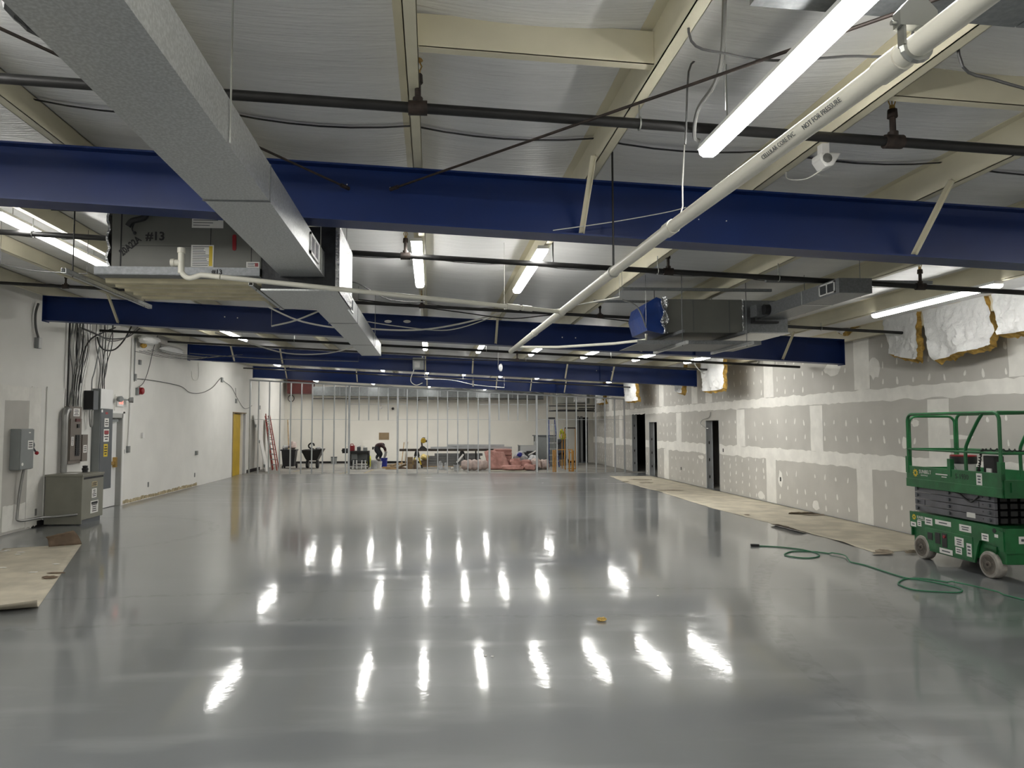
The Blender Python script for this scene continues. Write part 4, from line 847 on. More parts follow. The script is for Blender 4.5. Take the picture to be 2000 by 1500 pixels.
s = sticker(t, xp+.001, 16.24, 16.43, 1.22, 1.50, 'yell', 4); sticker(t, xp+.001, 16.08, 16.15, 2.2, 2.26, rows=0); box('badge', M['red'], t, xp+.0005, xp+.002, 16.28, 16.40, 2.16, 2.21)
MB().cyl((XL-.02,16.9,1.6),(XL+.0,16.9,1.6),.01,6) 
# exit sign with lamp heads
t = thing('exit_sign', 'small lit red exit sign with two emergency lamp heads above the door', 'exit sign', (XL+.05,17.4,2.4))
box('housing', M['whitepl'], t, XL, XL+.05, 17.22, 17.56, 2.36, 2.6, bevel=.006); box('back_plate', M['wall'], t, XL, XL+.012, 17.18, 17.6, 2.24, 2.64)
text('EXIT', .15, (XL+.0515, 17.53, 2.42), Y_, Z_, M['exit'], t, sx=.8)
for y, s in ((17.12,-1),(17.70,1)):
    MB().lathe([(.03,0),(.065,.02),(.07,.10),(.06,.11),(.005,.11)], (XL+.10,y,2.53), 12, 0, Matrix.Rotation(s*.4,3,'Z')).build('lamp_head', M['egrey'], t, smooth=True); MB().bar((XL+.03,17.39+s*.15,2.53),(XL+.11,y,2.53),.03,.03).build('arm', M['egrey'], t)
# strobe, conduits, boxes, thermostat, outlets
t = thing('fire_strobe', 'red fire alarm strobe on a grey box high on the white wall', 'strobe', (XL+.05,18.45,2.7)); box('back_box', M['egrey'], t, XL, XL+.06, 18.33, 18.45, 2.68, 2.86); MB().blob((XL+.1,18.52,2.79),(.05,.08,.09),12,8,0).build('lens', M['red'], t, smooth=True); box('plate', M['red'], t, XL+.055, XL+.075, 18.42, 18.6, 2.7, 2.88)
pipe('conduit', [(XL+.03,18.02,4.1),(XL+.03,17.98,2.2),(XL+.03,17.92,1.25)], .02, M['whitepl'], 'painted conduit running straight down beside the exit door', 'conduit')
pipe('conduit', [(XL+.03,18.18,4.1),(XL+.03,18.16,3.2)], .014, M['egrey'], 'thin grey conduit ending at a small box above the strobe', 'conduit')
def wbox(y, z, h, w_, d, m, lab, cat='box', nm='wall_box'):
    t = thing(nm, lab, cat, (XL+d/2,y,z)); box('body', M[m], t, XL, XL+d, y-w_/2, y+w_/2, z-h/2, z+h/2, bevel=.004); box('face', M['wire' if m != 'whitepl' else 'whitepl'], t, XL+d, XL+d+.004, y-w_/2+.012, y+w_/2-.012, z-h/2+.015, z+h/2-.015)
    return t
wbox(18.24, 3.12, .17, .09, .05, 'egrey', 'small grey box under the thin conduit above the strobe')
wbox(18.5, 3.52, .12, .1, .05, 'egrey', 'small grey box high on the white wall between conduits')
wbox(17.93, 1.33, .16, .12, .06, 'egrey', 'grey box at the foot of the long painted conduit')
wbox(17.78, 1.28, .1, .05, .03, 'whitepl', 'white key switch on the wall by the exit door frame', 'switch')
wbox(18.8, 1.66, .13, .1, .05, 'whitepl', 'white thermostat on the wall past the exit door', 'thermostat')
wbox(19.3, .36, .13, .08, .012, 'egrey', 'grey outlet plate low on the wall near the exit door', 'outlet')
wbox(22.98, .36, .13, .08, .012, 'egrey', 'grey outlet plate low on the wall near the end of the adhesive strip', 'outlet')
wbox(23.05, 1.05, .13, .17, .05, 'egrey', 'grey double outlet box at waist height on the white wall', 'outlet')
wbox(13.95, .28, .16, .09, .014, 'tan', 'beige outlet plate low on the wall beside the transformer', 'outlet')
wbox(25.6, 3.53, .17, .15, .06, 'egrey', 'grey box where the loose wall wire peaks')
wbox(27.5, 2.85, .17, .13, .05, 'egrey', 'grey box hanging below the loose wall wire by the yellow door')
wbox(31.2, 2.7, .17, .13, .05, 'egrey', 'grey box on the white wall behind the partition')
wbox(13.78, 3.46, .2, .12, .08, 'egrey', 'grey conduit box with loose ends below the short beam end')
pipe('cable', [(XL+.05,13.72,4.2),(XL+.05,13.64,4.0),(XL+.05,13.66,3.75),(XL+.06,13.74,3.56)], .022, M['wireg'], 'thick cable drooping down the wall to a grey box under the beam', 'cable', 8, sp=4)
W = lambda *q: [AX(u,v,XL+.03) for u,v in q]
pipe('cable', W((262,745),(270,740),(310,745),(345,752),(358,757),(372,767),(395,767),(415,757),(428,742),(433,738),(438,745),(452,756),(462,775),(475,796),(485,797),(492,792)), .010, M['wireg'], 'loose grey wire swagged along the white wall', 'wire', 6, sp=4)
pipe('cable', W((460,758),(461,775)), .008, M['wireg'], 'short wire dropping to the box by the yellow door', 'wire', 6)
pipe('cable', [AX(u,v,XL+.058) for u,v in ((308,655),(300,680),(290,722),(280,748),(267,758))], .009, M['wireg'], 'single grey wire falling from the roof to the strobe', 'wire', 6, sp=4)
pipe('cable', W((374,725),(376,740),(385,742),(388,730),(387,708)), .008, M['wirew'], 'thin white wire loop hanging on the white wall', 'wire', 6, sp=4)
# cable bundle above the panelboard
def lane(x, ybot, ytop, zbot, ztop, phase, amp, own, r, m, lab, grp):
    # each cable keeps to its own depth off the wall, so that the bundle crosses without cables cutting through each other
    pts = []
    for k in range(11):
        s = k/10; f = s*s*(3-2*s); e = math.sin(math.pi*s)
        pts.append((x, ybot+(ytop-ybot)*f+amp*(math.sin((5.2+2.3*math.cos(phase*2))*s+phase)+.45)*e+own*math.sin(9*s)*e, zbot+(ztop-zbot)*s))
    return pipe('cable', pts, r, M[m], lab, 'cable', 6, grp, 3)
for i in range(16):
    l, j_ = i % 4, i//4
    lane(XL+.041+.026*l, 15.0+.085*j_+.02*l, 15.02+.15*j_+.04*l, 2.295, 4.42, l*1.7, .10, .012*(-1)**j_, [.010,.012,.0115,.012][j_], ['wireg','wire','black','wirew','wireg','wire','wireg','black'][(i*3)%8], 'loose cable in the bundle falling from the roof into the panelboard', 'cables above the panelboard')
for i in range(7):
    l, j_ = i % 3, i//3
    lane(XL+.06+.03*l, 16.22+.09*j_+.025*l, 16.0+.42*j_+.12*l, 2.715, 4.42, l*1.9, .09, .012*(-1)**j_, .011, ['wireg','wire','black'][i%3], 'loose cable falling from the roof into the tall grey panel', 'cables above the tall panel')
B_ = lambda x, *q: [AX(u,v,x) for u,v in q]
pipe('cable', B_(XL+.3,(225,640),(200,650),(178,662),(165,685),(160,720),(158,748)), .016, M['black'], 'thick black cable curving down between the panelboard and control box', 'cable', 8, sp=5)
pipe('cable', B_(XL+.35,(190,658),(195,675),(206,684),(225,682),(243,663),(257,637)), .017, M['black'], 'thick black cable hanging in a deep loop under the beam', 'cable', 8, sp=5)
pipe('cable', B_(XL+.4,(158,640),(180,650),(205,660),(225,662),(250,658),(275,640)), .012, M['black'], 'black cable strung in a shallow loop under the beam', 'cable', 8, sp=5)
pipe('cable', B_(XL+.46,(165,642),(195,655),(215,666),(240,662),(262,646),(270,638)), .012, M['wireg'], 'grey cable strung below the shallow black loop', 'cable', 8, sp=5)
pipe('conduit', [(XL+.17,16.0,4.42),(XL+.17,15.97,3.7),(XL+.15,15.82,3.1),(XL+.13,15.76,2.9),(XL+.13,15.76,2.655)], .013, M['egrey'], 'grey conduit dropping to the top of the black control box', 'conduit', 8, sp=4)
pipe('conduit', [(XL+.06,14.885,4.42),(XL+.06,14.885,3.3),(XL+.06,14.885,2.298)], .020, M['black'], 'black conduit standing at the edge of the cable bundle', 'conduit', 8, sp=4)
for i in range(7):
    y_ = 17.5+.25*i; z_ = 3.70+.035*i; k = R.uniform(-.1,.1)
    pipe('cable', [(XL+.3,y_,z_),(XL+.8,y_+.35+k,z_-.10),(XL+1.35,y_+1.0-k,z_-.10),(XL+1.5+.09*i,y_+1.6,z_+.03)], .007, M[['wireg','black','wire'][i%3]], 'loose cable tangled under the roof between the beam ends at the white wall', 'cable', 6, 'cables between the beam ends', 5)
t = MB().blob((XL+.24,18.5,4.08),(.2,.5,.11),14,8,.4,5).build('insulation_tuft', M['drape'], smooth=True); tag(t, 'white insulation tuft bulging over the wall top near the conduits', 'insulation')
t = MB().blob((XL+.14,18.4,3.94),(.08,.10,.07),10,6,.4,8).build('fibre_tuft', M['fibre'], smooth=True); tag(t, 'yellow fibreglass tuft under the white insulation bulge', 'insulation')
t = MB().blob((XL+.24,20.1,4.0),(.2,.8,.10),14,8,.4,15).build('insulation_tuft', M['drape'], smooth=True); tag(t, 'long white insulation tuft along the wall top before the third beam', 'insulation')
# ================================================================ FLOOR THINGS
def sheet_grid(name, quad, nu, nv, zf, m, parent=None, th=.004):
    a, b, c, d = [Vector(q) for q in quad]
    def fn(u, v):
        p = (a*(1-u)+b*u)*(1-v)+(d*(1-u)+c*u)*v; return (p.x, p.y, .003+zf(u, v))
    return MB().grid(fn, nu, nv).build(name, m, parent, smooth=True, solid=th)
fp = thing('floor_board_sheet', 'tan floor protection sheet with curled corners beside the transformer', 'floor sheet', (-5.4,9.7,0))
A_, B2, C_, D_ = (-5.05,7.25,0), (-4.02,7.58,0), (-5.62,11.93,0), (-6.62,11.55,0)
def curl(u, v): return .10*max(0,1-v*14)**2*(.5+.7*u)
def shp(u, v):
    a, b, c, d = map(Vector, (A_,B2,C_,D_)); p = (a*(1-u)+b*u)*(1-v)+(d*(1-u)+c*u)*v; k = max(0,1-v*14); p.y += .05*k*k
    return (p.x, p.y, .003+curl(u,v))
MB().grid(shp, 12, 60).build('sheet', M['ram'], fp, smooth=True, solid=.003)
f0, f1 = AZ(95,1068,.005), AZ(160,1063,.005); g0, g1 = AY(86,1050,f0.y-.12), AY(141,1037,f1.y-.10)
def flap(u, v):
    a = f0.lerp(f1,u); b = g0.lerp(g1,u); p = a.lerp(b,v); p.y += .05*math.sin(v*2.2); p.z += .02*math.sin(v*3)+.01*noise.noise(Vector((u*9,v*3,0)))*v; return p
MB().grid(flap, 10, 6).build('curled_corner', M['ramd'], fp, smooth=True, solid=.003)
for (u,v,a,b) in [(97,1129,.10,.05)]: p = AZ(u,v,.01); t = MB().blob(p+Vector((0,0,.012)),(a,b,.018),10,6,.5,4).build('debris_scrap', M['ramd']); tag(t, 'dark torn scrap lying on the tan sheet', 'scrap')
p = AZ(110,1120,.008); t = MB().blob(p+Vector((0,0,.008)),(.12,.02,.01),10,6,.5,6).build('debris_scrap', M['ramd']); tag(t, 'thin dark sliver lying on the tan sheet', 'scrap')
for i,(u,v) in enumerate([(8,1077),(14,1075),(35,1083),(5,1109),(64,1118),(110,1102),(42,1079)]):
    p = AZ(u,v,.007); t = MB().blob(p+Vector((0,0,.004)),(.05+.03*R.random(),.03,.004),8,4,.5,i).build('plaster_flake', M['mud']); tag(t, 'white plaster flake lying on the tan sheet', 'flake', 'plaster flakes')
# long strip of floor board along the right wall
fs = thing('floor_board_strip', 'long tan floor protection strip with torn edge along the drywall', 'floor sheet', (7.6,19,0))
ed = [AZ(u,v) for u,v in ((1705,1079),(1640,1058),(1577,1041),(1519,1026),(1458,1010),(1385,991),(1289,961),(1250,951),(1218,941.5),(1190,930))]
ed = [(p.x,p.y) for p in ed]
def strip(u, v):
    s = v*(len(ed)-1); i = min(int(s), len(ed)-2); k = s-i; ex = ed[i][0]+(ed[i+1][0]-ed[i][0])*k; ey = ed[i][1]+(ed[i+1][1]-ed[i][1])*k
    ex += .03*noise.noise(Vector((ey*2.5,0,0))); x = ex+(XR-.03-ex)*u; y = ey+(.25*(1-v)*u if v < .5 else 0)
    lift = .035*max(0,noise.noise(Vector((ey*1.1,3,0))))*max(0,1-u*9)
    return (x, y-(.05*noise.noise(Vector((u*7,1,1))) if v < .001 else 0), .003+lift)
MB().grid(strip, 14, 110).build('sheet', M['ram'], fs, smooth=True, solid=.003)
def curlpiece(a, b, hgt, back, seed, m='ramm'):
    a, b = Vector(a), Vector(b); n = Vector((-(b-a).y,(b-a).x,0)).normalized()
    def fn(u, v):
        p = a.lerp(b,u)+n*back*math.sin(v*1.7)*(1+.4*noise.noise(Vector((u*5,seed,0)))); p.z = .006+hgt*v*(.6+.6*math.sin(u*math.pi))*(1+.4*noise.noise(Vector((u*6,seed,2)))); return p
    return MB().grid(fn, 12, 4).build('torn_flap', M[m], fs, smooth=True, solid=.004)
curlpiece(AZ(1577,1042,0), AZ(1515,1026,0), .05, .10, 2); curlpiece(AZ(1745,1081,0), AZ(1710,1079,0), .035, -.05, 5); curlpiece(AZ(1600,1006,0), AZ(1540,1004,0), .05, .06, 8); curlpiece(AZ(1800,1081,0), AZ(1770,1081,0), .03, -.05, 11)
for i,(u,v,a,b) in enumerate([(1250,937,.9,.10),(1262,943,.5,.05),(1222,941,.25,.05),(1310,958,.9,.04),(1590,1006,.5,.05),(1458,1006,.12,.05),(1725,1082,.35,.04)]):
    p = AZ(u,v,.006); t = MB().blob(p+Vector((0,0,.01)),(a*.5,b*1.5,.007),14,5,.6,i+3).build('torn_scrap', M['ramm'], fs)
# hose
hp = [AZ(u,v,.008) for u,v in ((1480,1066),(1530,1069),(1570,1074),(1597,1081),(1598,1087),(1575,1090),(1545,1087),(1532,1083),(1548,1077),(1585,1077),(1625,1082),(1650,1087),(1660,1097),(1690,1104),(1730,1117),(1770,1129),(1800,1133),(1850,1143),(1878,1151),(1872,1157),(1835,1156),(1785,1152),(1758,1143),(1755,1138),(1768,1131),(1800,1130),(1850,1137),(1900,1147),(1950,1159),(2010,1174))]
cs = spline(hp, 6)
for i, q in enumerate(cs): q.z = .009+(.016 if i % 97 in range(60,72) else 0)
t = thing('power_cable', 'green extension cord looping across the grey floor to the scissor lift', 'cord', (5.8,9.3,0)); MB().tube(cs, .0085, 7).build('cord', M['greend'], t, smooth=True)
p = AZ(1474,1065,.02); MB().cyl(p+Vector((-.05,.03,0)), hp[0]+Vector((.02,0,.008)), .02, 10).build('plug', M['blackpl'], t, smooth=True)
t = MB().blob(AZ(1175,1213,.0)+Vector((0,0,.017)),(.05,.03,.02),12,8,.7,4).build('sponge_scrap', M['crease'], smooth=True); tag(t, 'small orange tan scrap lying on the bare grey floor', 'scrap')
for i,(u,v) in enumerate([(948,1281),(962,1283),(1285,1164)]):
    t = MB().blob(AZ(u,v,0)+Vector((0,0,.004)),(.015,.01,.006),7,5,.5,i).build('grit_speck', M['paper']); tag(t, 'tiny pale speck lying on the bare grey floor', 'speck', 'floor specks')
# ================================================================ SCISSOR LIFT
def lift():
    ang = -math.radians(2.2)
    T = Matrix.Translation((7.40, 9.27, 0)) @ Matrix.Rotation(ang, 4, 'Z')
    t = thing('scissor_lift', 'green scissor lift with grey folded arms parked by the drywall', 'scissor lift', (7.40, 9.27, 0))
    def B(name, m, *a, bevel=0, par=t): return MB(T).box(*a).build(name, M[m], par, bevel=bevel)
    W2, L2 = .37, .90
    # chassis
    B('chassis', 'green', -W2+.03, W2-.03, -L2+.02, L2-.02, .20, .52, bevel=.01)
    pr = [(-L2,.36),(-L2,.60),(-L2+.25,.65),(L2,.65),(L2,.42),(L2-.22,.42),(L2-.30,.14),(-L2+.50,.14),(-L2+.44,.36),(-L2+.40,.44),(-L2+.12,.44),(-L2+.06,.36)]
    for s in (-1, 1): MB(T).prism(pr, 0, s*W2-.012, s*W2+.012).build('side_plate', M['green'], t)
    B('top_deck', 'green', -W2, W2, -L2, L2, .60, .645); B('front_plate', 'green', -W2, W2, -L2-.012, -L2+.02, .34, .645); B('rear_plate', 'green', -W2, W2, L2-.02, L2, .3, .645)
    box_ = MB(T).box(-W2+.05, W2-.05, -.45, .62, .12, .45).build('battery_tray', M['blackpl'], t)
    xs = -W2-.0125
    d = MB(T).box(xs-.006, xs, -.38, .55, .17, .46).build('tray_door', M['green'], t, bevel=.02)
    for (a,b,c,e,m) in ((.40,.50,.30,.40,'blackpl'),(.24,.34,.27,.42,'blackpl'),(.10,.20,.24,.43,'blackpl')): MB(T).box(xs-.010, xs-.005, a, b, c, e).build('control_recess', M[m], t)
    MB(T).cyl((xs-.02,.15,.385),(xs-.008,.15,.385),.022,10).build('stop_button', M['red'], t)
    def stk(y0,y1,z0,z1,rows=2,m='paper',x=None):
        x = xs-.0065 if x is None else x
        s = MB(T).box(x-.0012, x, y0, y1, z0, z1).build('decal', M[m], t)
        if rows:
            k = MB(T); h = (z1-z0)/(rows+1)
            for i in range(rows): z = z1-(i+1)*h; w_ = (y1-y0)*.35*R.uniform(.6,1); c = (y0+y1)/2; k.box(x-.0020, x-.0010, c-w_, c+w_, z-h*.25, z+h*.25)
            k.build('printed_lines', M['edark'], s)
    xu = xs-.0005
    for q in ((.40,.56,.50,.60,2),(.02,.34,.535,.60,1),(-.36,-.14,.51,.60,2),(.76,.88,.435,.50,1),(.64,.73,.455,.535,2)): stk(*q, x=xu)
    for q in ((-.22,-.05,.30,.42,3),(-.18,-.06,.20,.285,2),(-.36,-.27,.20,.37,3),(.0,.26,.155,.225,1)): stk(*q)
    stk(-.66,-.54,.45,.54,2,x=xu); stk(-.82,-.76,.52,.56,0,x=xu)
    MB(T).cyl((xs-.003,-.76,.60),(xs+.002,-.76,.60),.03,10).build('tie_down_hole', M['blackpl'], t)
    # end-face placard
    MB(T).box(-.20, .06, -L2-.0145, -L2-.012, .46, .55).build('decal', M['paper'], t); MB(T).box(-.17,.03,-L2-.016,-L2-.0142,.49,.52).build('printed_lines', M['edark'], t)
    # wheels
    for (sx, y, nm) in ((-1,-.655,'front'),(1,-.655,'front'),(-1,.64,'rear'),(1,.64,'rear')):
        c = T @ Vector((sx*.335, y, .165)); Rm = Matrix.Rotation(ang,3,'Z')
        wl = MB().lathe([(.02,-.065),(.128,-.065),(.158,-.06),(.165,-.05),(.165,.05),(.158,.06),(.128,.065),(.02,.065)], c, 28, 0, Rm).build('wheel', M['tyre'], t, smooth=True)
        o = c+Rm@Vector((sx*.066,0,0)); MB().lathe([(.005,-.004),(.122,-.004),(.126,.002),(.112,.002),(.10,-.001),(.045,-.001),(.04,.006),(.022,.007),(.005,.007)] if sx>0 else [(.005,.004),(.122,.004),(.126,-.002),(.112,-.002),(.10,.001),(.045,.001),(.04,-.006),(.022,-.007),(.005,-.007)], o, 24, 0, Rm).build('hub', M['hub'], wl, smooth=True)
        MB().lathe([(.003,-.012),(.016,-.012),(.016,.012),(.003,.012)], o+Rm@Vector((sx*.005,0,-0.0)), 8, 0, Rm).build('axle_nut', M['rust'], wl)
    MB(T).box(-.36,.36,-.74,-.57,.30,.36).box(-.36,-.20,-.75,-.56,.33,.40).build('steer_yoke', M['green'], t)
    # scissor arms, folded
    hz = .092
    for k in range(4):
        z0 = .665+k*hz
        for s in (-1, 1):
            a0, a1 = (-.70,.86) if k % 2 == 0 else (-.70,.86)
            ar = MB(T).box(s*.30-.02, s*.30+.02, a0, a1, z0, z0+hz-.008).build('scissor_arm', M['scis'], t, bevel=.004)
            for y in (a0+.08, .12, a1-.07): MB(T).cyl((s*.30+s*.02,y,z0+hz/2),(s*.30+s*.045,y,z0+hz/2),.022,10).build('pivot_pin', M['edark'], ar)
            MB(T).cyl((s*.30+s*.02,a0+.2,z0+hz/2),(s*.30+s*.022,a0+.2,z0+hz/2),.009,8).build('bolt_hole', M['blackpl'], ar)
            if k in (1,2): yy = a0+.27 if k == 2 else a1-.22; MB(T).box(s*.30+min(s*.02,s*.022), s*.30+max(s*.02,s*.022), yy-.006, yy+.006, z0+.005, z0+hz-.015).build('arm_seam', M['ink'], ar)
        for j in range(4): MB(T).box(-.24+j*.13, -.15+j*.13, -.69, -.60, z0+.01, z0+hz-.02).build('cross_link', M['blackpl'], t)
        MB(T).box(-.28,.28,-.62,.80,z0+.02,z0+hz-.03).build('inner_arm', M['edark'], t)
    MB(T).box(-.3215,-.320,-.36,-.20,.70,.765).build('decal', M['paper'], t)
    MB(T).tube(spline([(-.335,.05,1.02),(-.345,-.12,.99),(-.35,-.25,.93),(-.35,-.33,.91),(-.345,-.42,.96),(-.34,-.46,.99)],5), .012, 8).build('hydraulic_hose', M['blackpl'], t, smooth=True)
    # platform
    pz0 = 1.035
    for s in (-1, 1):
        sd = MB(T).box(s*W2-.02, s*W2+.02, -.93, .93, pz0, pz0+.28).build('toe_board', M['green'], t, bevel=.004); MB(T).box(s*W2-.028, s*W2+.028, -.93, .93, pz0-.02, pz0+.10).build('platform_rail', M['green'], t, bevel=.004)
    B('platform_floor', 'galvd', -W2, W2, -.92, .92, pz0+.04, pz0+.07); B('end_board', 'green', -W2, W2, .91, .94, pz0-.02, pz0+.26); B('end_board', 'green', -W2, W2, -.94, -.91, pz0-.02, pz0+.20); B('entry_step', 'green', -W2+.08, W2-.02, -.955, -.94, pz0+.05, pz0+.17)
    # guard rails
    zt, zr = 2.07, 1.56; rr = .021
    def U(pts, name='guard_rail', r=rr): return MB(T).tube(pts, r, 10).build(name, M['green'], t, smooth=True)
    def rail(x, ya, yb, n=5):
        c = .10; p = [(x,ya,pz0+.2)]+[(x, ya+c-c*math.cos(a), zt-c+c*math.sin(a)) for a in [i*math.pi/2/n for i in range(n+1)]]+[(x, yb-c+c*math.sin(a), zt-c+c*math.cos(a)) for a in [i*math.pi/2/n for i in range(n+1)]]+[(x,yb,pz0+.2)]
        return p
    for x in (-W2, W2):
        U(rail(x, -.90, .90)); U([(x,-.9,zr),(x,.9,zr)], 'mid_rail', .017)
        U(spline([(x*.99,-.62,zt-.01),(x*.99,-.52,zt-.12),(x*.99,-.33,zr+.12),(x*.99,-.29,zr),(x*.99,-.29,zr-.2),(x*.99,-.29,pz0+.2)],3), 'entry_tube')
    for y in (.90,):
        c = .1; n = 5; p = [(-W2+.03,y,pz0+.2)]+[(-W2+.03+c-c*math.cos(a), y, zt-.03-c+c*math.sin(a)) for a in [i*math.pi/2/n for i in range(n+1)]]+[(W2-.03-c+c*math.sin(a), y, zt-.03-c+c*math.cos(a)) for a in [i*math.pi/2/n for i in range(n+1)]]+[(W2-.03,y,pz0+.2)]
        U(p, 'end_rail', .018); U([(-W2+.03,y,zr),(W2-.03,y,zr)], 'mid_rail', .016)
    U([(-W2,-.88,zt),(W2,-.88,zt)], 'gate_rail', .019); U([(-W2,-.90,zr),(W2,-.90,zr)], 'gate_rail', .017)
    for y in (.90, .0, -.90): MB(T).box(-W2-.028,-W2+.028,y-.03,y+.03,pz0+.18,pz0+.42).build('rail_socket', M['green'], t)
    # control box and coiled lead
    MB(T).box(-.28,-.14,-.66,-.48,1.30,1.52).build('control_box', M['blackpl'], t, bevel=.01)
    MB(T).box(-.295,-.28,-.63,-.55,1.25,1.36).build('decal', M['paper'], t)
    cs = spline([(-.2,-.30,1.32),(-.3,-.42,1.33),(-.34,-.50,1.42),(-.36,-.56,1.56),(-.36,-.64,1.60),(-.2,-.80,1.60),(0,-.86,1.60),(.2,-.88,1.64)], 14)
    pts = []
    for i, q in enumerate(cs):
        a = i*1.7; pts.append(q+Vector((.014*math.cos(a), 0, .014*math.sin(a))))
    MB(T).tube(pts, .009, 6).build('coiled_lead', M['blackpl'], t, smooth=True)
    # sun emblem and lettering
    ctr = T @ Vector((-W2-.021, .74, pz0+.185)); xd = T.to_3x3() @ Vector((0,-1,0))
    def sun(y, z, r, x):
        m = MB(T); n = 9; vs = []
        for i in range(2*n): a = math.pi*i/n; q = r if i % 2 == 0 else r*.66; vs.append((y+q*math.cos(a), z+q*math.sin(a)))
        m.prism(vs, 0, x-.0012, x).build('sun_emblem', M['yell'], t)
        MB(T).prism([(y+r*.36*math.cos(a), z+r*.36*math.sin(a)) for a in [i*math.pi/6 for i in range(12)]], 0, x-.002, x-.001).build('emblem_centre', M['green'], t)
    xo = -W2-.0205
    sun(.72, pz0+.185, .062, xo)
    pos = lambda y, z, x: T @ Vector((x, y, z))
    text('SUNBELT', .075, pos(.64, pz0+.185, xo-.001), xd, Z_, M['paper'], t, sx=.86); text('RENTALS', .028, pos(.60, pz0+.150, xo-.001), xd, Z_, M['paper'], t, sx=1.3)
    MB(T).box(xo-.0015,xo,.04,.28,pz0+.19,pz0+.205).box(xo-.0015,xo,.06,.16,pz0+.16,pz0+.172).build('printed_lines', M['paper'], t)
    text('S-1930', .095, pos(-.11, pz0+.165, xo-.001), xd, Z_, M['ink'], t, sx=.95)
    stk(-.60,-.50,pz0+.11,pz0+.26,3,x=xo)
    sun(.80, .575, .045, xu); text('SUNBELT', .055, pos(.735, .565, xu-.001), xd, Z_, M['paper'], t, sx=.85); MB(T).box(xu-.0015,xu,.55,.72,.545,.553).build('printed_lines', M['paper'], t)
    # bucket on the platform
    c = T @ Vector((-.12, .10, pz0+.071)); b = thing('plastic_bucket', 'white plastic bucket with black rim and red lid on the lift platform', 'bucket', c)
    MB().lathe([(.01,0),(.128,0),(.146,.29),(.01,.29)], c, 22).build('pail', M['whitepl'], b, smooth=True); MB().lathe([(.146,.28),(.158,.285),(.158,.375),(.15,.38),(.148,.28)], c, 22).build('black_rim', M['blackpl'], b, smooth=True); MB().lathe([(.01,.37),(.155,.372),(.158,.39),(.15,.398),(.01,.392)], c, 22).build('lid', M['red'], b, smooth=True)
    MB().tube([c+Vector((.15*math.cos(a),-.02-.06*abs(math.sin(a)),.25-.12*abs(math.sin(a)))) for a in [i*math.pi/8 for i in range(9)]], .004, 6).build('handle', M['chrome'], b)
    MB().grid(lambda u,v: (c.x+.1475*math.cos(-2.9+1.0*u)*(.90+.09*v), c.y+.1475*math.sin(-2.9+1.0*u)*(.90+.09*v), c.z+.06+.15*v), 6, 2).build('label', M['paper'], b)
lift()
# ================================================================ BEHIND THE PARTITION
def base(u, v, z=0.): return AZ(u, v, z)
def span(u0, u1, v, Y): return AY(u0, v, Y).x, AY(u1, v, Y).x
# leaning boards and ladder at the left wall
for i,(u,vb,dx,w_,h,m,lab) in enumerate([(506,922,.55,.5,2.35,'whitepl','white panel leaning by the white wall just behind the partition'),(516,921,.45,.45,2.3,'white','second white panel leaning next to the red ladder'),(540,916,.3,.5,2.2,'paper','pale wide sheet leaning behind the red ladder')]):
    Yb = base(u,vb).y; x0 = XL+.05; t = thing('leaning_slab', lab, 'panel', (x0+dx, Yb, 0))
    MB().hexa([(x0+dx,Yb,0),(x0+dx,Yb+w_,0),(x0+dx+.04,Yb+w_,0.01),(x0+dx+.04,Yb,0.01)], [(x0,Yb,h),(x0,Yb+w_,h),(x0+.04,Yb+w_,h),(x0+.04,Yb,h)]).build('sheet', M[m], t)
    if i < 2:
        for z in (.25,1.25,1.9): k = z/h; xx = x0+dx*(1-k); MB().box(xx-.01,xx+.05,Yb-.03,Yb-.001,z-.06,z+.06).build('hinge', M['egrey'], t)
def ladder(name, lab, a0, a1, top0, top1, n, mr, mstep, r=.035):
    t = thing(name, lab, 'ladder', (Vector(a0)+Vector(a1))/2); a0,a1,top0,top1 = map(Vector,(a0,a1,top0,top1))
    for p, q in ((a0,top0),(a1,top1)): MB().bar(p,q,.03,.075,(0,1,0)).build('rail', M[mr], t)
    for k in range(1,n+1): s = k/(n+1); MB().bar(a0.lerp(top0,s), a1.lerp(top1,s), .035, .035).build('rung', M[mstep], t)
    return t
ladder('extension_ladder', 'red fibreglass ladder leaning against the white wall behind the partition', base(545,918)+Vector((0,.0,0)), base(533,917)+Vector((0,.05,0)), AY(526.5,809,31.3), AY(519,808,31.3), 10, 'redf', 'alu')
ladder('extension_ladder', 'second red fibreglass ladder section laid under the first', base(541,919), base(531,918.5)+Vector((0,.1,0)), AY(524,812,31.1), AY(518,812,31.1), 9, 'redf', 'alu')
t = thing('wood_batten', 'thin bare wood batten leaning in the corner behind the trash bin', 'batten', (-6.6,34,0)); MB().bar(Vector((AY(565,905,35.0).x,35.0,.01)),AY(562,820,36.3),.04,.09).build('stick', M['wood'], t); MB().bar(Vector((AY(568,905,34.9).x,34.9,.01)),AY(565,820,36.3),.03,.06).build('stick', M['white'], t)
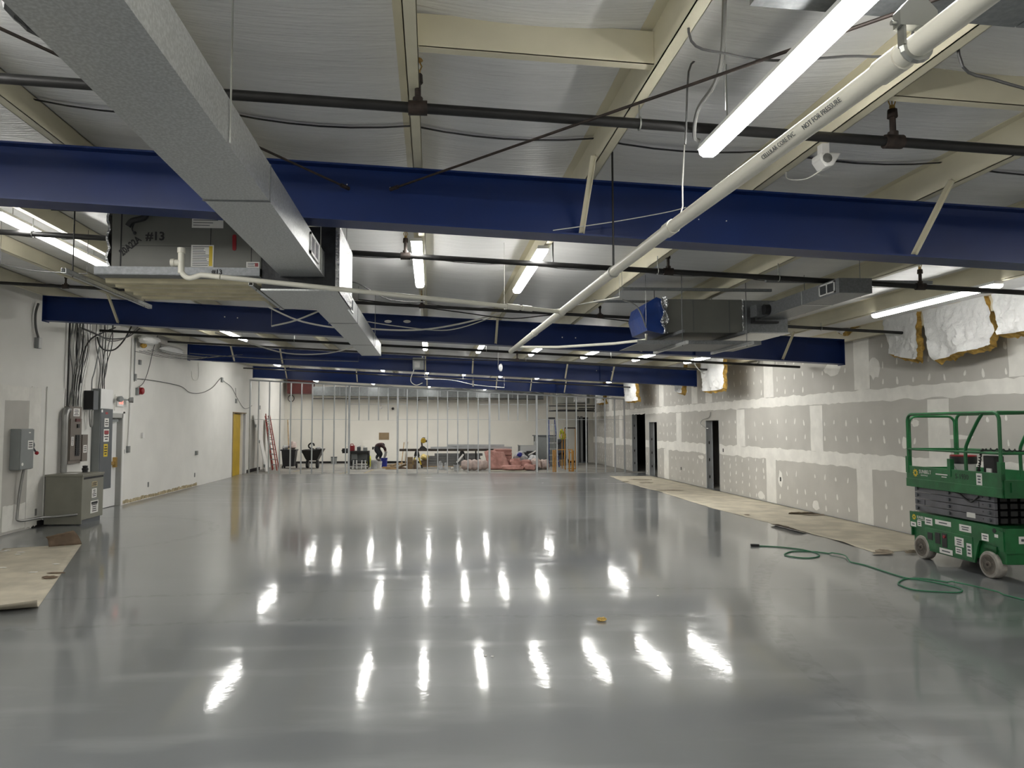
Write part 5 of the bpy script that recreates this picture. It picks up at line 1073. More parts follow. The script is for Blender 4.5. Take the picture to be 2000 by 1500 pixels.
# trash bin
c = base(565,914); t = thing('trash_bin', 'dark grey wheeled trash bin overflowing with clear bags', 'bin', c)
MB().hexa([c+Vector(q) for q in ((-.25,-.22,.08),(.23,-.22,.08),(.23,.24,.08),(-.25,.24,.08))],[c+Vector(q) for q in ((-.31,-.28,.80),(.31,-.28,.80),(.31,.3,.80),(-.31,.3,.80))]).build('tub', M['bin'], t); box('rim', M['bin'], t, c.x-.36, c.x+.34, c.y-.31, c.y+.33, .78, .84, bevel=.01)
for x in (-.24,.3): MB().cyl(c+Vector((x,.0,.11)),c+Vector((x+.06,0,.11)),.11,14).build('wheel', M['blackpl'], t)
MB().box(c.x-.3,c.x-.25,c.y-.2,c.y-.1,0,.12).build('foot', M['bin'], t)
t2 = MB().blob(c+Vector((-.20,0,.925)),(.13,.2,.10),12,8,.4,2).build('plastic_bag', M['plastic'], smooth=True); tag(t2, 'grey white bag lying on the trash bin rim', 'bag')
t2 = MB().blob(c+Vector((.14,0,1.0)),(.19,.24,.17),14,8,.5,6).build('plastic_bag', M['pinkwrap'], smooth=True); tag(t2, 'bulging pinkish clear bag on top of the trash bin', 'bag')
# wheelbarrow
c = base(611,914.5); t = thing('wheelbarrow', 'black two-wheeled wheelbarrow standing against the cream back wall', 'wheelbarrow', c)
MB().hexa([c+Vector(q) for q in ((-.20,-.3,.36),(.22,-.3,.36),(.22,.3,.36),(-.20,.3,.36))],[c+Vector(q) for q in ((-.46,-.5,.80),(.46,-.5,.84),(.46,.5,.84),(-.46,.5,.80))]).build('tray', M['blackpl'], t)
MB().tube([c+Vector(q) for q in ((-.46,-.5,.81),(.46,-.5,.85),(.46,.5,.85),(-.46,.5,.81))],.02,8,True).build('rim', M['bin'], t, smooth=True)
for x in (-.22,.22): MB().lathe([(.03,-.06),(.17,-.06),(.19,0),(.17,.06),(.03,.06)], c+Vector((x,-.1,.19)), 18, 0).build('wheel', M['bin'], t, smooth=True); MB().bar(c+Vector((x,-.1,.19)),c+Vector((x*.9,.0,.40)),.04,.04).build('strut', M['bin'], t)
MB().tube(spline([c+Vector(q) for q in ((-.42,0,.62),(-.30,.2,.35),(-.05,.4,.2))],4),.02,8).build('leg', M['bin'], t)
h = MB().tube(spline([c+Vector(q) for q in ((.02,0,.86),(-.16,0,.92),(-.20,0,1.03),(-.10,0,1.12),(.02,0,1.09),(.04,0,1.0))],4),.035,8).build('hose_coil', M['blackpl'], smooth=True); tag(h, 'black hose end curling out of the wheelbarrow', 'hose')
t2 = MB().blob(c+Vector((.24,.0,.895)),(.14,.12,.07),10,6,.4,4).build('plastic_bag', M['plastic'], smooth=True); tag(t2, 'small grey bag lying in the wheelbarrow', 'bag')
for i,u in enumerate((648.5,655)): 
    x0, x1 = span(u-2.5,u+2.5,898,36.2); t = thing('floor_bucket', 'small grey pail standing by the back baseboard', 'bucket', ((x0+x1)/2,36.3,0), 'grey pails by the back wall'); MB().lathe([(.01,0),(.055,0),(.07,.32),(.01,.32)],((x0+x1)/2,36.3,0),12).build('pail', M['egrey'], t, smooth=True); MB().lathe([(.07,.30),(.078,.31),(.078,.35),(.01,.35)],((x0+x1)/2,36.3,0),12).build('lid', M['edark'], t, smooth=True)
# back wall things
p0, p1 = AY(740,859,YB), AY(760,845,YB); t = MB().box(p0.x,p1.x,YB-.012,YB-.001,p0.z,p1.z).build('cardboard_square', M['card']); tag(t, 'brown cardboard square fixed to the cream back wall', 'cardboard')
p0, p1 = AY(708,904,YB-.1), AY(791,860,YB-.1); t = MB().hexa([(p0.x,YB-.12,.12),(p1.x,YB-.12,.12),(p1.x,YB-.10,.12),(p0.x,YB-.10,.12)],[(p0.x,YB-.03,p1.z),(p1.x,YB-.03,p1.z),(p1.x,YB-.01,p1.z),(p0.x,YB-.01,p1.z)]).build('leaning_sheet', M['backwall']); tag(t, 'wide cream sheet leaning on the back wall behind the worker', 'sheet')
c = AY(569,777,YB); t = MB().tube([(c.x+.15*math.cos(a),YB-.05,c.z-.03+.165*math.sin(a)) for a in [i*math.pi/10 for i in range(20)]],.02,8,True).build('cable_coil', M['wireg']); tag(t, 'coil of grey cable hung on the back wall corner', 'coil')
c = AY(768,800,YB); t = thing('camera_dome', 'black and white security camera on the back wall', 'camera', c); MB().box(c.x-.05,c.x+.05,YB-.06,YB-.001,c.z-.06,c.z+.04).build('mount', M['whitepl'], t); MB().blob((c.x-.01,YB-.12,c.z+.05),(.07,.08,.07),10,8,0).build('lens', M['blackpl'], t, smooth=True)
for (u,v,lab) in ((744,796,'round white fitting on the back wall beside the camera'),(876,797,'small white box on the back wall below a thin wire')): c = AY(u,v,YB); t = thing('wall_fitting', lab, 'fitting', c); MB().lathe([(.005,-.06),(.06,-.05),(.07,0)],(c.x,YB,c.z),12,1).build('body', M['whitepl'], t); MB().cyl((c.x,YB-.01,c.z+.06),(c.x,YB-.01,c.z+.7),.006,6).build('wire', M['wireg'], t)
p0, p1 = AY(815,783,YB), AY(818,777,YB); t = MB().box(p0.x,p1.x,YB-.08,YB-.001,p0.z,p1.z).build('wall_sensor', M['blackpl']); tag(t, 'tiny black sensor box below the back duct', 'sensor')
# ducts and steel high at the back
p0, p1 = AY(563,768,36.2), AY(613,747,36.2); t = thing('steel_header', 'dark red painted steel header in the back corner', 'header', (p0.x,36.2,p0.z)); MB().box(p0.x,p1.x,35.9,36.5,p0.z,p1.z+.25).build('body', M['darkred'], t); MB().box(p0.x,p1.x,35.85,36.55,p0.z-.03,p0.z).build('flange', M['darkred'], t)
zz0, zz1 = AY(870,776,35.6).z, AY(870,757,35.6).z
t = thing('back_duct', 'long galvanised duct high along the cream back wall', 'duct', (0,35.6,zz0)); xs_ = [AY(u,765,35.6).x for u in (613,665,720,790,860,930,1000,1060)]
for a,b in zip(xs_,xs_[1:]): MB().box(a+.01,b-.01,35.4,35.95,zz0-.012*a+.0,zz1-.05-.012*a).build('duct_section', M['ductd'], t); MB().box(b-.02,b+.02,35.38,35.97,zz0-.012*a-.015,zz1-.05-.012*a).build('drive_cleat', M['galvd'], t)
MB().box(xs_[0],xs_[-1],35.35,35.40,zz0-.11,zz0-.07).build('support_strut', M['blackpl'], t)
x0, x1 = AY(1085,790,34).x, AY(1150,790,34).x
t = thing('air_handler', 'grey air handler slung behind the partition near the dark doorway', 'air handler', ((x0+x1)/2,34,3)); za, zb_ = AY(1100,788,34).z, AY(1100,771,34).z
box('cabinet', M['ahu'], t, x0, x1, 33.8, 34.8, za, zb_+.2); box('foil_panel', M['foil'], t, AY(1120,780,33.79).x, AY(1146,780,33.79).x, 33.78, 33.8, za+.05, zb_+.05); 
t2 = thing('hung_support', 'dark strut platform below the air handler behind the partition', 'frame', ((x0+x1)/2,34,2.7))
for v,ua,ub in ((793,1072,1162),(798,1130,1163),(803,1072,1163)): z = AY(1100,v,33.7).z; a, b = AY(ua,v,33.7).x, AY(ub,v,33.7).x; MB().box(a,b,33.68,33.74,z-.02,z+.03).build('strut', M['blackpl'], t2)
z = AY(1100,801,34).z; MB().hexa([(x0-.3,33.75,z-.05),(x1+.2,33.75,z-.02),(x1+.2,34.9,z+.02),(x0+.4,34.9,z+.02)],[(x0-.3,33.75,z-.02),(x1+.2,33.75,z+.03),(x1+.2,34.9,z+.05),(x0+.4,34.9,z+.05)]).build('drip_pan', M['blackpl'], t2)
for u in (1074,1162): p = AY(u,803,33.71); MB().cyl((p.x,33.71,p.z),(p.x,33.71,zc(p.x)-.06),.008,6).build('rod', M['blackpl'], t2)
# tool cart
Yc = base(700,916).y; x0, x1 = span(682,720,900,Yc); t = thing('tool_cart', 'black tool cart loaded with red and grey tools beside the worker', 'cart', ((x0+x1)/2,Yc+.3,0))
zt = AY(700,881,Yc).z; box('top_shelf', M['blackpl'], t, x0, x1, Yc, Yc+.6, zt-.12, zt, bevel=.01); box('lower_shelf', M['blackpl'], t, x0, x1, Yc, Yc+.6, .06, .16, bevel=.01); box('shelf_edge', M['white'], t, x0+.02, x1-.02, Yc-.01, Yc, .08, .13)
for x in (x0+.03,x1-.03):
    for y in (Yc+.04,Yc+.56): MB().box(x-.025,x+.025,y-.025,y+.025,.1,zt).build('post', M['blackpl'], t)
for x in (x0+.06,x1-.06): MB().cyl((x-.015,Yc+.1,.04),(x+.015,Yc+.1,.04),.04,10).build('caster', M['bin'], t)
box('back_panel', M['egrey'], t, x0+.04, x1-.04, Yc+.5, Yc+.52, .3, zt-.12)
def crate(nm, lab, u0,u1,v0,v1,Y,d,m,cat,extra=None):
    p0, p1 = AY(u0,v1,Y), AY(u1,v0,Y); t = thing(nm, lab, cat, ((p0.x+p1.x)/2,Y+d/2,p0.z)); box('body', M[m], t, p0.x,p1.x,Y,Y+d,p0.z,p1.z,bevel=.012)
    return t, p0, p1
q, p0, p1 = crate('red_toolbox','red tool case standing on the black cart',681.5,692,870.5,880.8,Yc+.1,.3,'red','tool case'); MB().tube([(p0.x+.05,Yc+.2,p1.z),(p0.x+.07,Yc+.2,p1.z+.07),(p0.x+.17,Yc+.2,p1.z+.07),(p0.x+.19,Yc+.2,p1.z)],.02,8).build('handle', M['red'], q)
q, p0, p1 = crate('power_tool','grey cordless tool with white cap lying on the cart',697,704,873,880.8,Yc+.15,.2,'edark','tool'); MB().cyl((p0.x+.02,Yc+.2,p1.z),(p0.x+.15,Yc+.2,p1.z+.06),.03,8).build('nose', M['whitepl'], q)
q, p0, p1 = crate('power_tool','grey tool with pale handle near the cart corner',709,717,874,880.8,Yc+.2,.2,'egrey','tool'); MB().cyl((p0.x+.03,Yc+.3,p1.z),(p0.x+.03,Yc+.3,p1.z+.07),.025,8).build('handle', M['whitepl'], q)
q, p0, p1 = crate('tool_bag','black tool bag sticking out beside the cart',668,679,876,883,Yc+.1,.3,'blackpl','bag'); MB().cyl((p0.x-.02,Yc+.2,p0.z+.04),(p0.x+.1,Yc+.2,p0.z+.08),.05,8,.01).build('nozzle', M['blackpl'], q)
MB().box(p0.x,x0+.02,Yc+.15,Yc+.4,zt-.1,p0.z).build('shelf_arm', M['blackpl'], t)
q, p0, p1 = crate('tool_case','grey plastic case on the lower cart shelf',686,698,886,899,Yc+.15,.3,'egrey','tool case'); MB().box(p0.x+.02,p1.x-.02,Yc+.2,Yc+.4,.16,p0.z).build('lower_case', M['edark'], q)
for i,(ua,ub) in enumerate(((689.5,697),(706,714))):
    Y0 = Yc-.22; t = thing('step_stool', ['white step stool in front of the grey case on the cart','white step stool nearest the safety vest by the cart'][i], 'stool', AY((ua+ub)/2,915,Y0), 'step stools by the cart'); zt_ = AY(700,897,Y0).z
    xa, xb = AY(ua,905,Y0).x, AY(ub,905,Y0).x
    MB().bar((xa,Y0,0),(xa+.02,Y0+.05,zt_),.045,.045).build('leg', M['white'], t); MB().bar((xb,Y0,0),(xb-.02,Y0+.05,zt_),.045,.045).build('leg', M['white'], t); MB().bar((xa,Y0+.02,zt_*.45),(xb,Y0+.02,zt_*.45),.05,.045).build('step', M['alu'], t); box('top', M['bin'], t, xa-.03, xb+.03, Y0, Y0+.12, zt_-.03, zt_)
p = base(721,913); t = MB().blob((p.x,p.y,.28),(.10,.12,.27),10,8,.4,3).build('safety_vest', M['hivis'], smooth=True); tag(t, 'yellow green vest bundled beside the tool cart', 'vest')
# buckets near the worker
def bucket(u, vb, r, h, m, lab, lid=None):
    c = base(u, vb)+Vector((0,r,0)); t = thing('bucket', lab, 'bucket', c)
    MB().lathe([(.01,0),(r*.85,0),(r,h),(r*1.06,h),(r*1.06,h-.03),(r*.98,h-.03),(r*.8,.02),(.01,.02)], c, 18).build('pail', M[m], t, smooth=True)
    MB().tube([c+Vector((r*1.05*math.cos(a),-.02-.7*r*math.sin(a),h-.05-.1*math.sin(a))) for a in [i*math.pi/8 for i in range(9)]],.005,6).build('handle', M['chrome'], t)
    if lid: MB().lathe([(.01,h),(r*1.08,h),(r*1.08,h+.02),(.01,h+.025)],c,18).build('lid', M[lid], t)
    return c
bucket(730,916,.145,.34,'plastic','white bucket with smeared side standing nearest the tool cart','plastic'); bucket(740,914.5,.13,.30,'whitepl','plain white bucket between the smeared bucket and the blue one')
cb = bucket(749.5,912.5,.16,.42,'bluepl','blue bucket the worker is reaching into')
t = MB().cyl(cb+Vector((-.03,0,.3)),cb+Vector((.10,.05,.72)),.055,12).build('paper_roll', M['wire']); tag(t, 'grey roll standing in the blue bucket', 'roll')
# low plank platform the worker stands on
Yw = 33.9; xa, xb = AY(724,901,Yw).x, AY(747,901,Yw).x; t = thing('low_platform', 'low black platform under the feet of the bending worker', 'platform', ((xa+xb)/2,Yw+.2,0)); pzz = AY(735,899.5,Yw).z
box('deck', M['blackpl'], t, xa, xb, Yw, Yw+.5, pzz-.07, pzz); 
for x in (xa+.04, xb-.04): box('leg', M['blackpl'], t, x-.03, x+.03, Yw+.05, Yw+.45, 0, pzz-.07)
# ---- the worker, bending forward to the right
def person():
    Y = Yw+.25; g = lambda u,v,dy=0: AY(u,v,Y+dy)
    hip = g(735.2,877); J = {}
    pts = [hip, g(737.3,871.5), g(741.2,868), g(745,867.5,-.03), g(746.8,868.3,-.06), g(747.6,870.6,-.09)]       # pelvis, waist, chest, neck, head base, head
    V = [tuple(p) for p in pts]; E = [(0,1),(1,2),(2,3),(3,4),(4,5)]; r = [.165,.175,.20,.09,.09,.10]
    part = [1,0,0,2,3,3]
    def chain(root, plist, rl, pl_):
        i = root
        for p, q, k in zip(plist, rl, pl_): V.append(tuple(p)); r.append(q); part.append(k); E.append((i, len(V)-1)); i = len(V)-1
        return i
    zf = pzz
    ft1 = g(736,898.5,-.08); ft2 = g(743,898.5,.12); ft1.z = zf+.045; ft2.z = zf+.045
    l1 = chain(0, [hip+Vector((.02,-.10,-.04)), g(740,887,-.14), ft1+Vector((-.02,0,.10)), ft1, ft1+Vector((.16,-.04,-.015))], [.13,.095,.068,.052,.045], [1,1,1,4,4])
    l2 = chain(0, [hip+Vector((.05,.11,-.04)), g(745,887,.14), ft2+Vector((-.02,0,.10)), ft2, ft2+Vector((.15,.02,-.015))], [.13,.095,.068,.052,.045], [1,1,1,4,4])
    hand = g(754,886.5,-.05); sh = g(744.5,869,-.19)
    h1 = chain(2, [sh, g(752.3,875.5,-.2), hand+Vector((0,0,.04)), hand+Vector((0,0,-.04))], [.092,.062,.042,.042], [0,0,2,2])
    h2 = chain(2, [g(744.5,867.5,.16), g(751,875.5,.18), g(753,884,.12), g(753.2,886.5,.1)], [.092,.062,.042,.042], [0,0,2,2])
    for hi, h_ in ((h1, hand+Vector((0,0,-.04))), (h2, g(753.2,886.5,.1))):
        for k,(dx,dy,dz) in enumerate(((.03,-.03,-.085),(.015,-.012,-.10),(0,.01,-.10),(-.015,.028,-.085),(-.045,-.02,-.04))):
            chain(hi, [h_+Vector((dx*.6,dy,dz*.5)), h_+Vector((dx*.4-.012,dy,dz))], [.011,.009], [2,2])
    me = bpy.data.meshes.new('person'); o0 = Vector((hip.x,Y,zf)); me.from_pydata([tuple(Vector(v)-o0) for v in V], E, [])
    o = bpy.data.objects.new('person', me); COL.objects.link(o); o.location = o0
    m = o.modifiers.new('skin','SKIN'); m.use_smooth_shade = True
    for i, sv in enumerate(me.skin_vertices[0].data): sv.radius = (r[i], r[i]); sv.use_root = (i == 0)
    o.modifiers.new('sub','SUBSURF').levels = 2; o.modifiers['sub'].render_levels = 2
    bpy.context.view_layer.update()
    nm = bpy.data.meshes.new_from_object(o.evaluated_get(bpy.context.evaluated_depsgraph_get()))
    o.modifiers.clear(); o.data = nm; nm.materials.clear()
    for k in ('shirt','pants','skin','skin','shoe'): nm.materials.append(M[k])
    VV = [Vector(v)-o0 for v in V]
    for f in nm.polygons:
        c = f.center; i = min(range(len(VV)), key=lambda k: (VV[k]-c).length); f.material_index = part[i]; f.use_smooth = True
    tag(o, 'person in dark plaid shirt and dark trousers bending over the blue bucket', 'person')
    hd = pts[5]; MB().blob(hd+Vector((-.012,.0,.025)),(.112,.108,.11),14,10,.04,2).build('cap', M['hair'], o, smooth=True)
    MB().blob(hd+Vector((.075,-.03,-.06)),(.03,.014,.016),8,6,0).build('nose', M['skin'], o, smooth=True)
    for s in (-1,1): MB().blob(hd+Vector((-.01,s*.105,-.03)),(.028,.012,.034),8,6,0).build('ear', M['skin'], o, smooth=True); MB().blob(hd+Vector((.09,s*.035,-.025)),(.01,.012,.008),6,5,0).build('eye', M['ink'], o)
    MB().box(hd.x+.082,hd.x+.092,Y-.03,Y+.03,hd.z-.085,hd.z-.078).build('mouth', M['darkred'], o)
    MB().tube([hip+Vector((.175*math.cos(a),.175*math.sin(a),.06-.03*math.cos(a))) for a in [i*math.pi/8 for i in range(16)]],.02,6,True).build('tool_belt', M['blackpl'], o); MB().box(hip.x-.195,hip.x-.12,Y-.12,Y+.02,hip.z-.02,hip.z+.1).build('belt_pouch', M['blackpl'], o)
person()
# wood scraps
for i,(u,v,L_,w_,a,m) in enumerate([(762,915,.7,.12,.2,'wood'),(768,911,.6,.1,-.3,'wood'),(770,913,.35,.2,.6,'card'),(764,917,.5,.1,.05,'wood'),(772,916.5,.4,.08,.4,'card'),(787,914,.4,.12,.7,'card'),(784,916,.5,.08,-.4,'ramd'),(779,908.5,.4,.08,.3,'wood')]):
    p = base(u,v); T = Matrix.Translation(p+Vector((0,0,.04+.03*(i%3)))) @ Matrix.Rotation(a,4,'Z') @ Matrix.Rotation(-.12*(i%3),4,'Y'); t = MB(T).box(-L_/2,L_/2,-w_/2,w_/2,-.03,.03).box(-L_/2+.02,L_/2-.1,-w_/2+.01,w_/2-.02,.03,.045).build('wood_scrap', M[m]); tag(t, ['bare wood offcut in the scrap heap by the blue bucket','dark brown board offcut in the scrap heap by the blue bucket','brown cardboard offcut in the scrap heap'][{'wood':0,'ramd':1,'card':2}[m]], 'offcut', 'offcuts in the scrap heap')
for i,(u,vb,h) in enumerate(((784,908,1.2),(791,910,1.25))):
    p = base(u,vb); t = thing('leaning_strip', 'thin strip leaning upright beside the brown box', 'strip', p, 'leaning strips'); MB().bar(p,p+Vector((.1,.6,h*.9)),.03,.06).build('strip', M['card' if i else 'wood'], t)
q, p0, p1 = crate('cardboard_box','tall brown cardboard box standing under the work table',793.5,806,893,916,base(800,916).y,.4,'card','box'); MB().box(p0.x+.02,p1.x-.02,base(800,916).y-.005,base(800,916).y,p0.z+.25,p0.z+.28).build('tape', M['ramd'], q)
q, p0, p1 = crate('cardboard_box','low brown box with scraps beside the tall cardboard box',807,816,900,916,base(800,916).y,.28,'ramd','box'); MB().box(p0.x,p1.x,base(800,916).y,base(800,916).y+.2,p1.z,p1.z+.05).build('flap', M['card'], q)
# long work table on trestles
Yt = 32.2; xa, xb = span(780,968,878,Yt); za, zb2 = AY(870,881,Yt).z, AY(870,877,Yt).z
t = thing('work_table', 'long dark plank table on black trestles behind the partition', 'table', ((xa+xb)/2,Yt+.3,0)); box('plank', M['dwood'], t, xa, xb, Yt, Yt+.55, za, zb2)
for u in (814,903):
    x = AY(u,880,Yt).x
    for s in (-1,1):
        MB().bar((x,Yt+.08,za),(x+s*.24,Yt+.02,0),.05,.05).build('leg', M['blackpl'], t); MB().bar((x,Yt+.48,za),(x+s*.24,Yt+.5,0),.05,.05).build('leg', M['blackpl'], t)
        MB().bar((x+s*.09,Yt+.01,za*.62),(x+s*.2,Yt-.01,za*.2),.055,.055).build('striped_sleeve', M['yell'], t) if u == 814 else None
    MB().hexa([(x-.08,Yt+.02,za-.02),(x+.08,Yt+.02,za-.02),(x+.08,Yt+.5,za-.02),(x-.08,Yt+.5,za-.02)],[(x-.13,Yt+.02,za-.22),(x+.13,Yt+.02,za-.22),(x+.13,Yt+.5,za-.22),(x-.13,Yt+.5,za-.22)]).build('gusset', M['blackpl'], t)
MB().box(AY(930,890,Yt).x-.03,AY(930,890,Yt).x+.03,Yt+.2,Yt+.3,0,za).build('leg', M['blackpl'], t)
# mitre saw
c = AY(826,877,Yt+.25); t = thing('mitre_saw', 'yellow and black mitre saw standing on the plank table', 'saw', c)
MB().hexa([c+Vector(q) for q in ((-.18,-.15,0),(.2,-.15,0),(.2,.15,0),(-.18,.15,0))],[c+Vector(q) for q in ((-.09,-.12,.13),(.04,-.12,.13),(.04,.12,.13),(-.09,.12,.13))]).build('base', M['blackpl'], t)
MB().bar(c+Vector((-.04,0,.1)),c+Vector((-.06,0,.34)),.08,.06).build('arm', M['ramd'], t); MB().lathe([(.01,-.04),(.10,-.04),(.12,-.02),(.12,.03),(.1,.04),(.01,.04)], c+Vector((.02,-.04,.38)), 18, 1).build('blade_guard', M['yellow'], t, smooth=True); MB().cyl(c+Vector((.02,.0,.36)),c+Vector((.17,.04,.36)),.055,12).build('motor', M['blackpl'], t, smooth=True); MB().tube(spline([c+Vector(q) for q in ((-.06,0,.46),(.02,0,.51),(.1,0,.49))],4),.02,8).build('handle', M['blackpl'], t, smooth=True)
# steel studs stacked on and behind the table
k = 0
for (u0,u1,v,n,Y,lab,g) in [(841,1000,879.5,3,Yt+.05,'bundle of galvanised studs lying on the plank table','studs on the table'),(875,985,874.5,2,Yt+.12,'bundle of galvanised studs lying on top of the table bundle','studs on the table')]:
    for i in range(n):
        a, b = span(u0+i*4,u1-i*5,v,Y); z = zb2+.001+(0 if v > 877 else .10); t = MB().box(a,b,Y+i*.1,Y+i*.1+.092,z,z+.003).box(a,b,Y+i*.1,Y+i*.1+.003,z,z+.095).box(a,b,Y+i*.1+.089,Y+i*.1+.092,z,z+.095).build('steel_stud', M['stud']); tag(t, lab, 'stud', g)
Yg = 33.6
for i in range(7):
    a, b = span(822+i*6+R.uniform(-6,6),938-R.uniform(0,12)+i*2,900,Yg); z = .02+.125*(i%5)*.95; y = Yg+.165*(i//5)
    t = MB().box(a,b,y,y+.16,z,z+.004).box(a,b,y,y+.004,z,z+.115).box(a,b,y+.156,y+.16,z,z+.115).box(a,b,y,y+.03,z+.111,z+.115).build('steel_track', M['galvd']); tag(t, 'wide galvanised track in the pile stacked under the plank table', 'steel track', 'tracks under the table')
t = MB().box(span(822,945,910,Yg)[0],span(822,945,910,Yg)[1],Yg-.3,Yg-.1,0,.02).box(span(822,945,910,Yg)[0],span(822,945,910,Yg)[1],Yg+.1,Yg+.3,0,.02).build('dunnage_boards', M['wood']); tag(t, 'bare wood runners lying under the steel track pile', 'lumber')
q, p0, p1 = crate('cardboard_box','low brown box under the crumpled yellow bag',822,837,899,914,33.05,.24,'ramd','box'); MB().box(p0.x+.05,p1.x-.05,33.045,33.05,p0.z+.05,p0.z+.1).build('tape', M['card'], q)
t = MB().blob(((p0.x+p1.x)/2,33.2,p1.z+.13),(.2,.18,.135),12,8,.5,7).build('yellow_bag', M['bagy'], smooth=True); tag(t, 'crumpled yellow bag lying on a low brown box before the steel pile', 'bag')
for i,(u,vb,w_,h) in enumerate(((860,918,.12,.34),(871,918.5,.10,.28))):
    c = base(u,vb); t = thing('paper_sack', 'grey white paper sack standing before the steel pile', 'sack', c, 'paper sacks'); MB().hexa([c+Vector(q) for q in ((-w_,0,0),(w_,0,0),(w_,.25,0),(-w_,.25,0))],[c+Vector(q) for q in ((-w_*.5,.05,h),(w_*.8,.05,h*.85),(w_*.8,.2,h*.85),(-w_*.5,.2,h))]).build('sack', M['plastic'], t); MB().blob(c+Vector((0,.12,h)),(.06,.05,.05),8,6,.4,i).build('neck', M['plastic'], t)
cq = bucket(892,919.5,.13,.26,'plastic','grey white bucket with dark lid beside the wrapped insulation','blackpl')
t = thing('white_tube', 'short white tube leaning on the bucket by the wrapped insulation', 'tube', cq); MB().bar(cq+Vector((.02,.2,.33)),cq+Vector((.30,.25,.68)),.09,.06).build('tube', M['whitepl'], t)
t = MB().blob(base(883,917)+Vector((0,0,.06)),(.06,.08,.06),8,6,.4,2).build('plastic_scrap', M['paper'], smooth=True); tag(t, 'crumpled pale scrap beside the dark lidded bucket', 'scrap')
# wrapped insulation bundle
c = base(926,919.5)+Vector((0,.3,0)); t = thing('insulation_bundle', 'pale pink plastic wrapped insulation bundle lying before the pink pile', 'insulation', c)
x0, x1 = span(901,952,905,c.y); n = 5; seg = (x1-x0)/n
for i in range(n):
    a = x0+seg*i; pr = []; 
    for k in range(7): s = k/6; pr.append(((.19+.05*math.sin(s*math.pi))*(1 if 0<i<n-1 else (.75+.25*(s if i==0 else 1-s)) if n>1 else 1), a-.0+seg*s*1.02))
    mb = MB(); mb.lathe(pr, (0,c.y,.235), 16, 0); mb.build('fold', M['pinkwrap'], t, smooth=True)
# pink pile
def slab(name, lab, quad, z0, z1, seed, m='pink', amp=.05, cat='insulation'):
    a,b,c_,d = [Vector((*q,0)) for q in quad]
    def top(u,v):
        p = (a*(1-u)+b*u)*(1-v)+(d*(1-u)+c_*u)*v; e = min(1,min(u,1-u,v,1-v)*8); return (p.x,p.y,z0+(z1-z0)*(.15+.85*e)+amp*noise.noise(Vector((p.x*3,p.y*3,seed)))*e)
    t = MB().grid(top,14,8).build(name, M[m], smooth=True, solid=.05); return tag(t, lab, cat)
Yp = 31.0; xx = lambda u,Y=Yp: AY(u,900,Y).x
t = thing('insulation_stack', 'stack of pink insulation batts behind the slumped pink sheet', 'insulation', (xx(985,31.9),31.9,0)); zs = [AY(980,v,31.6).z for v in (917,908,901,895,889,883,877)]
for i in range(6): MB().box(xx(962+R.uniform(-2,2),31.6)+.02*i,xx(1001-i*.3,31.6),31.53+R.uniform(-.03,.03),32.15,max(.0,zs[i]),zs[i+1]-.008).build('batt', M['pink'], t, bevel=.03)
def slump(u, v):   # pink sheet slumped over the stack
    uu = 947+40*u; top = 880+ (6*abs(u-.35)); px_ = 947+u*36+v*(8+6*u); pv = top+(917-top)*v
    y = 31.44-.5*v-.1*math.sin(u*9)+.05*noise.noise(Vector((u*5,v*5,1))); p = AY(px_, pv, y); p.z = max(.03,p.z+.02*noise.noise(Vector((u*9,v*6,4)))); return p
t = MB().grid(slump,16,12).build('insulation_sheet', M['pink'], smooth=True, solid=.09); tag(t, 'pink insulation sheet slumped over the front of the pink pile', 'insulation')
for i,(u0,u1,v0,vb,Y,lab) in enumerate([(998,1018,896,914,30.9,'pink insulation lump low in the pile before the stacked batts'),(1017,1038,898.5,916,30.9,'creased pink insulation lump in the middle of the pile'),(1024,1047,907,918,30.3,'flat pink insulation end lying on the floor'),(980,1024,909,919,30.3,'flat pink insulation offcut along the front of the pile')]):
    a, b = xx(u0,Y), xx(u1,Y); h = AY(u0,v0,Y).z; t = MB().blob(((a+b)/2,Y+.15,h*.5),((b-a)/2,.26 if Y > 30.5 else .2,h*.5),22,14,.34,i*3+1,0.,.6).build('insulation_lump', M['pink'], smooth=True); tag(t, lab, 'insulation')
t = MB().grid(lambda u,v: (xx(955+75*u,29.8),29.75+.35*v+.08*math.sin(u*7),.012+.02*abs(noise.noise(Vector((u*9,v*4,2))))),20,4).build('paper_facing', M['ram'], smooth=True, solid=.006); tag(t, 'crumpled tan paper facing along the foot of the pink pile', 'paper')
for i,(u0,u1,v0,Y,lab) in enumerate([(1038.5,1057,896,31.0,'pinkish plastic wrapped bag at the end of the pink pile'),(1056.5,1074,898.5,31.05,'pale pink plastic bag nearest the orange scaffold frame')]):
    a, b = xx(u0,Y), xx(u1,Y); h = AY(u0,v0,Y).z; t = MB().blob(((a+b)/2,Y+.2,h*.52),((b-a)/2,.32,h*.5),20,12,.3,i*5+30,0.,.65).build('wrapped_bag', M['pinkwrap'], smooth=True); tag(t, lab, 'bag')
for i,(u0,u1,v0,v1,Y,m,lab) in enumerate([(1003,1030,883,897,31.9,'plastic','grey white plastic film heaped behind the pink pile'),(1031,1053,889,900,32.1,'plastic','bluish plastic film heaped below the open duct box'),(1010,1020,884,892,31.6,'bluepl','small dark blue bag on the plastic film')]):
    p0, p1 = AY(u0,v1,Y), AY(u1,v0,Y); h = p1.z if m == 'plastic' else p1.z-p0.z; t = MB().blob(((p0.x+p1.x)/2,Y,p1.z/2 if m=='plastic' else (p0.z+p1.z)/2),((p1.x-p0.x)/2,.3 if m == 'plastic' else .11,p1.z/2 if m=='plastic' else h/2),16,10,.45,i*7+50).build('plastic_film', M[m], smooth=True); tag(t, lab, 'plastic')
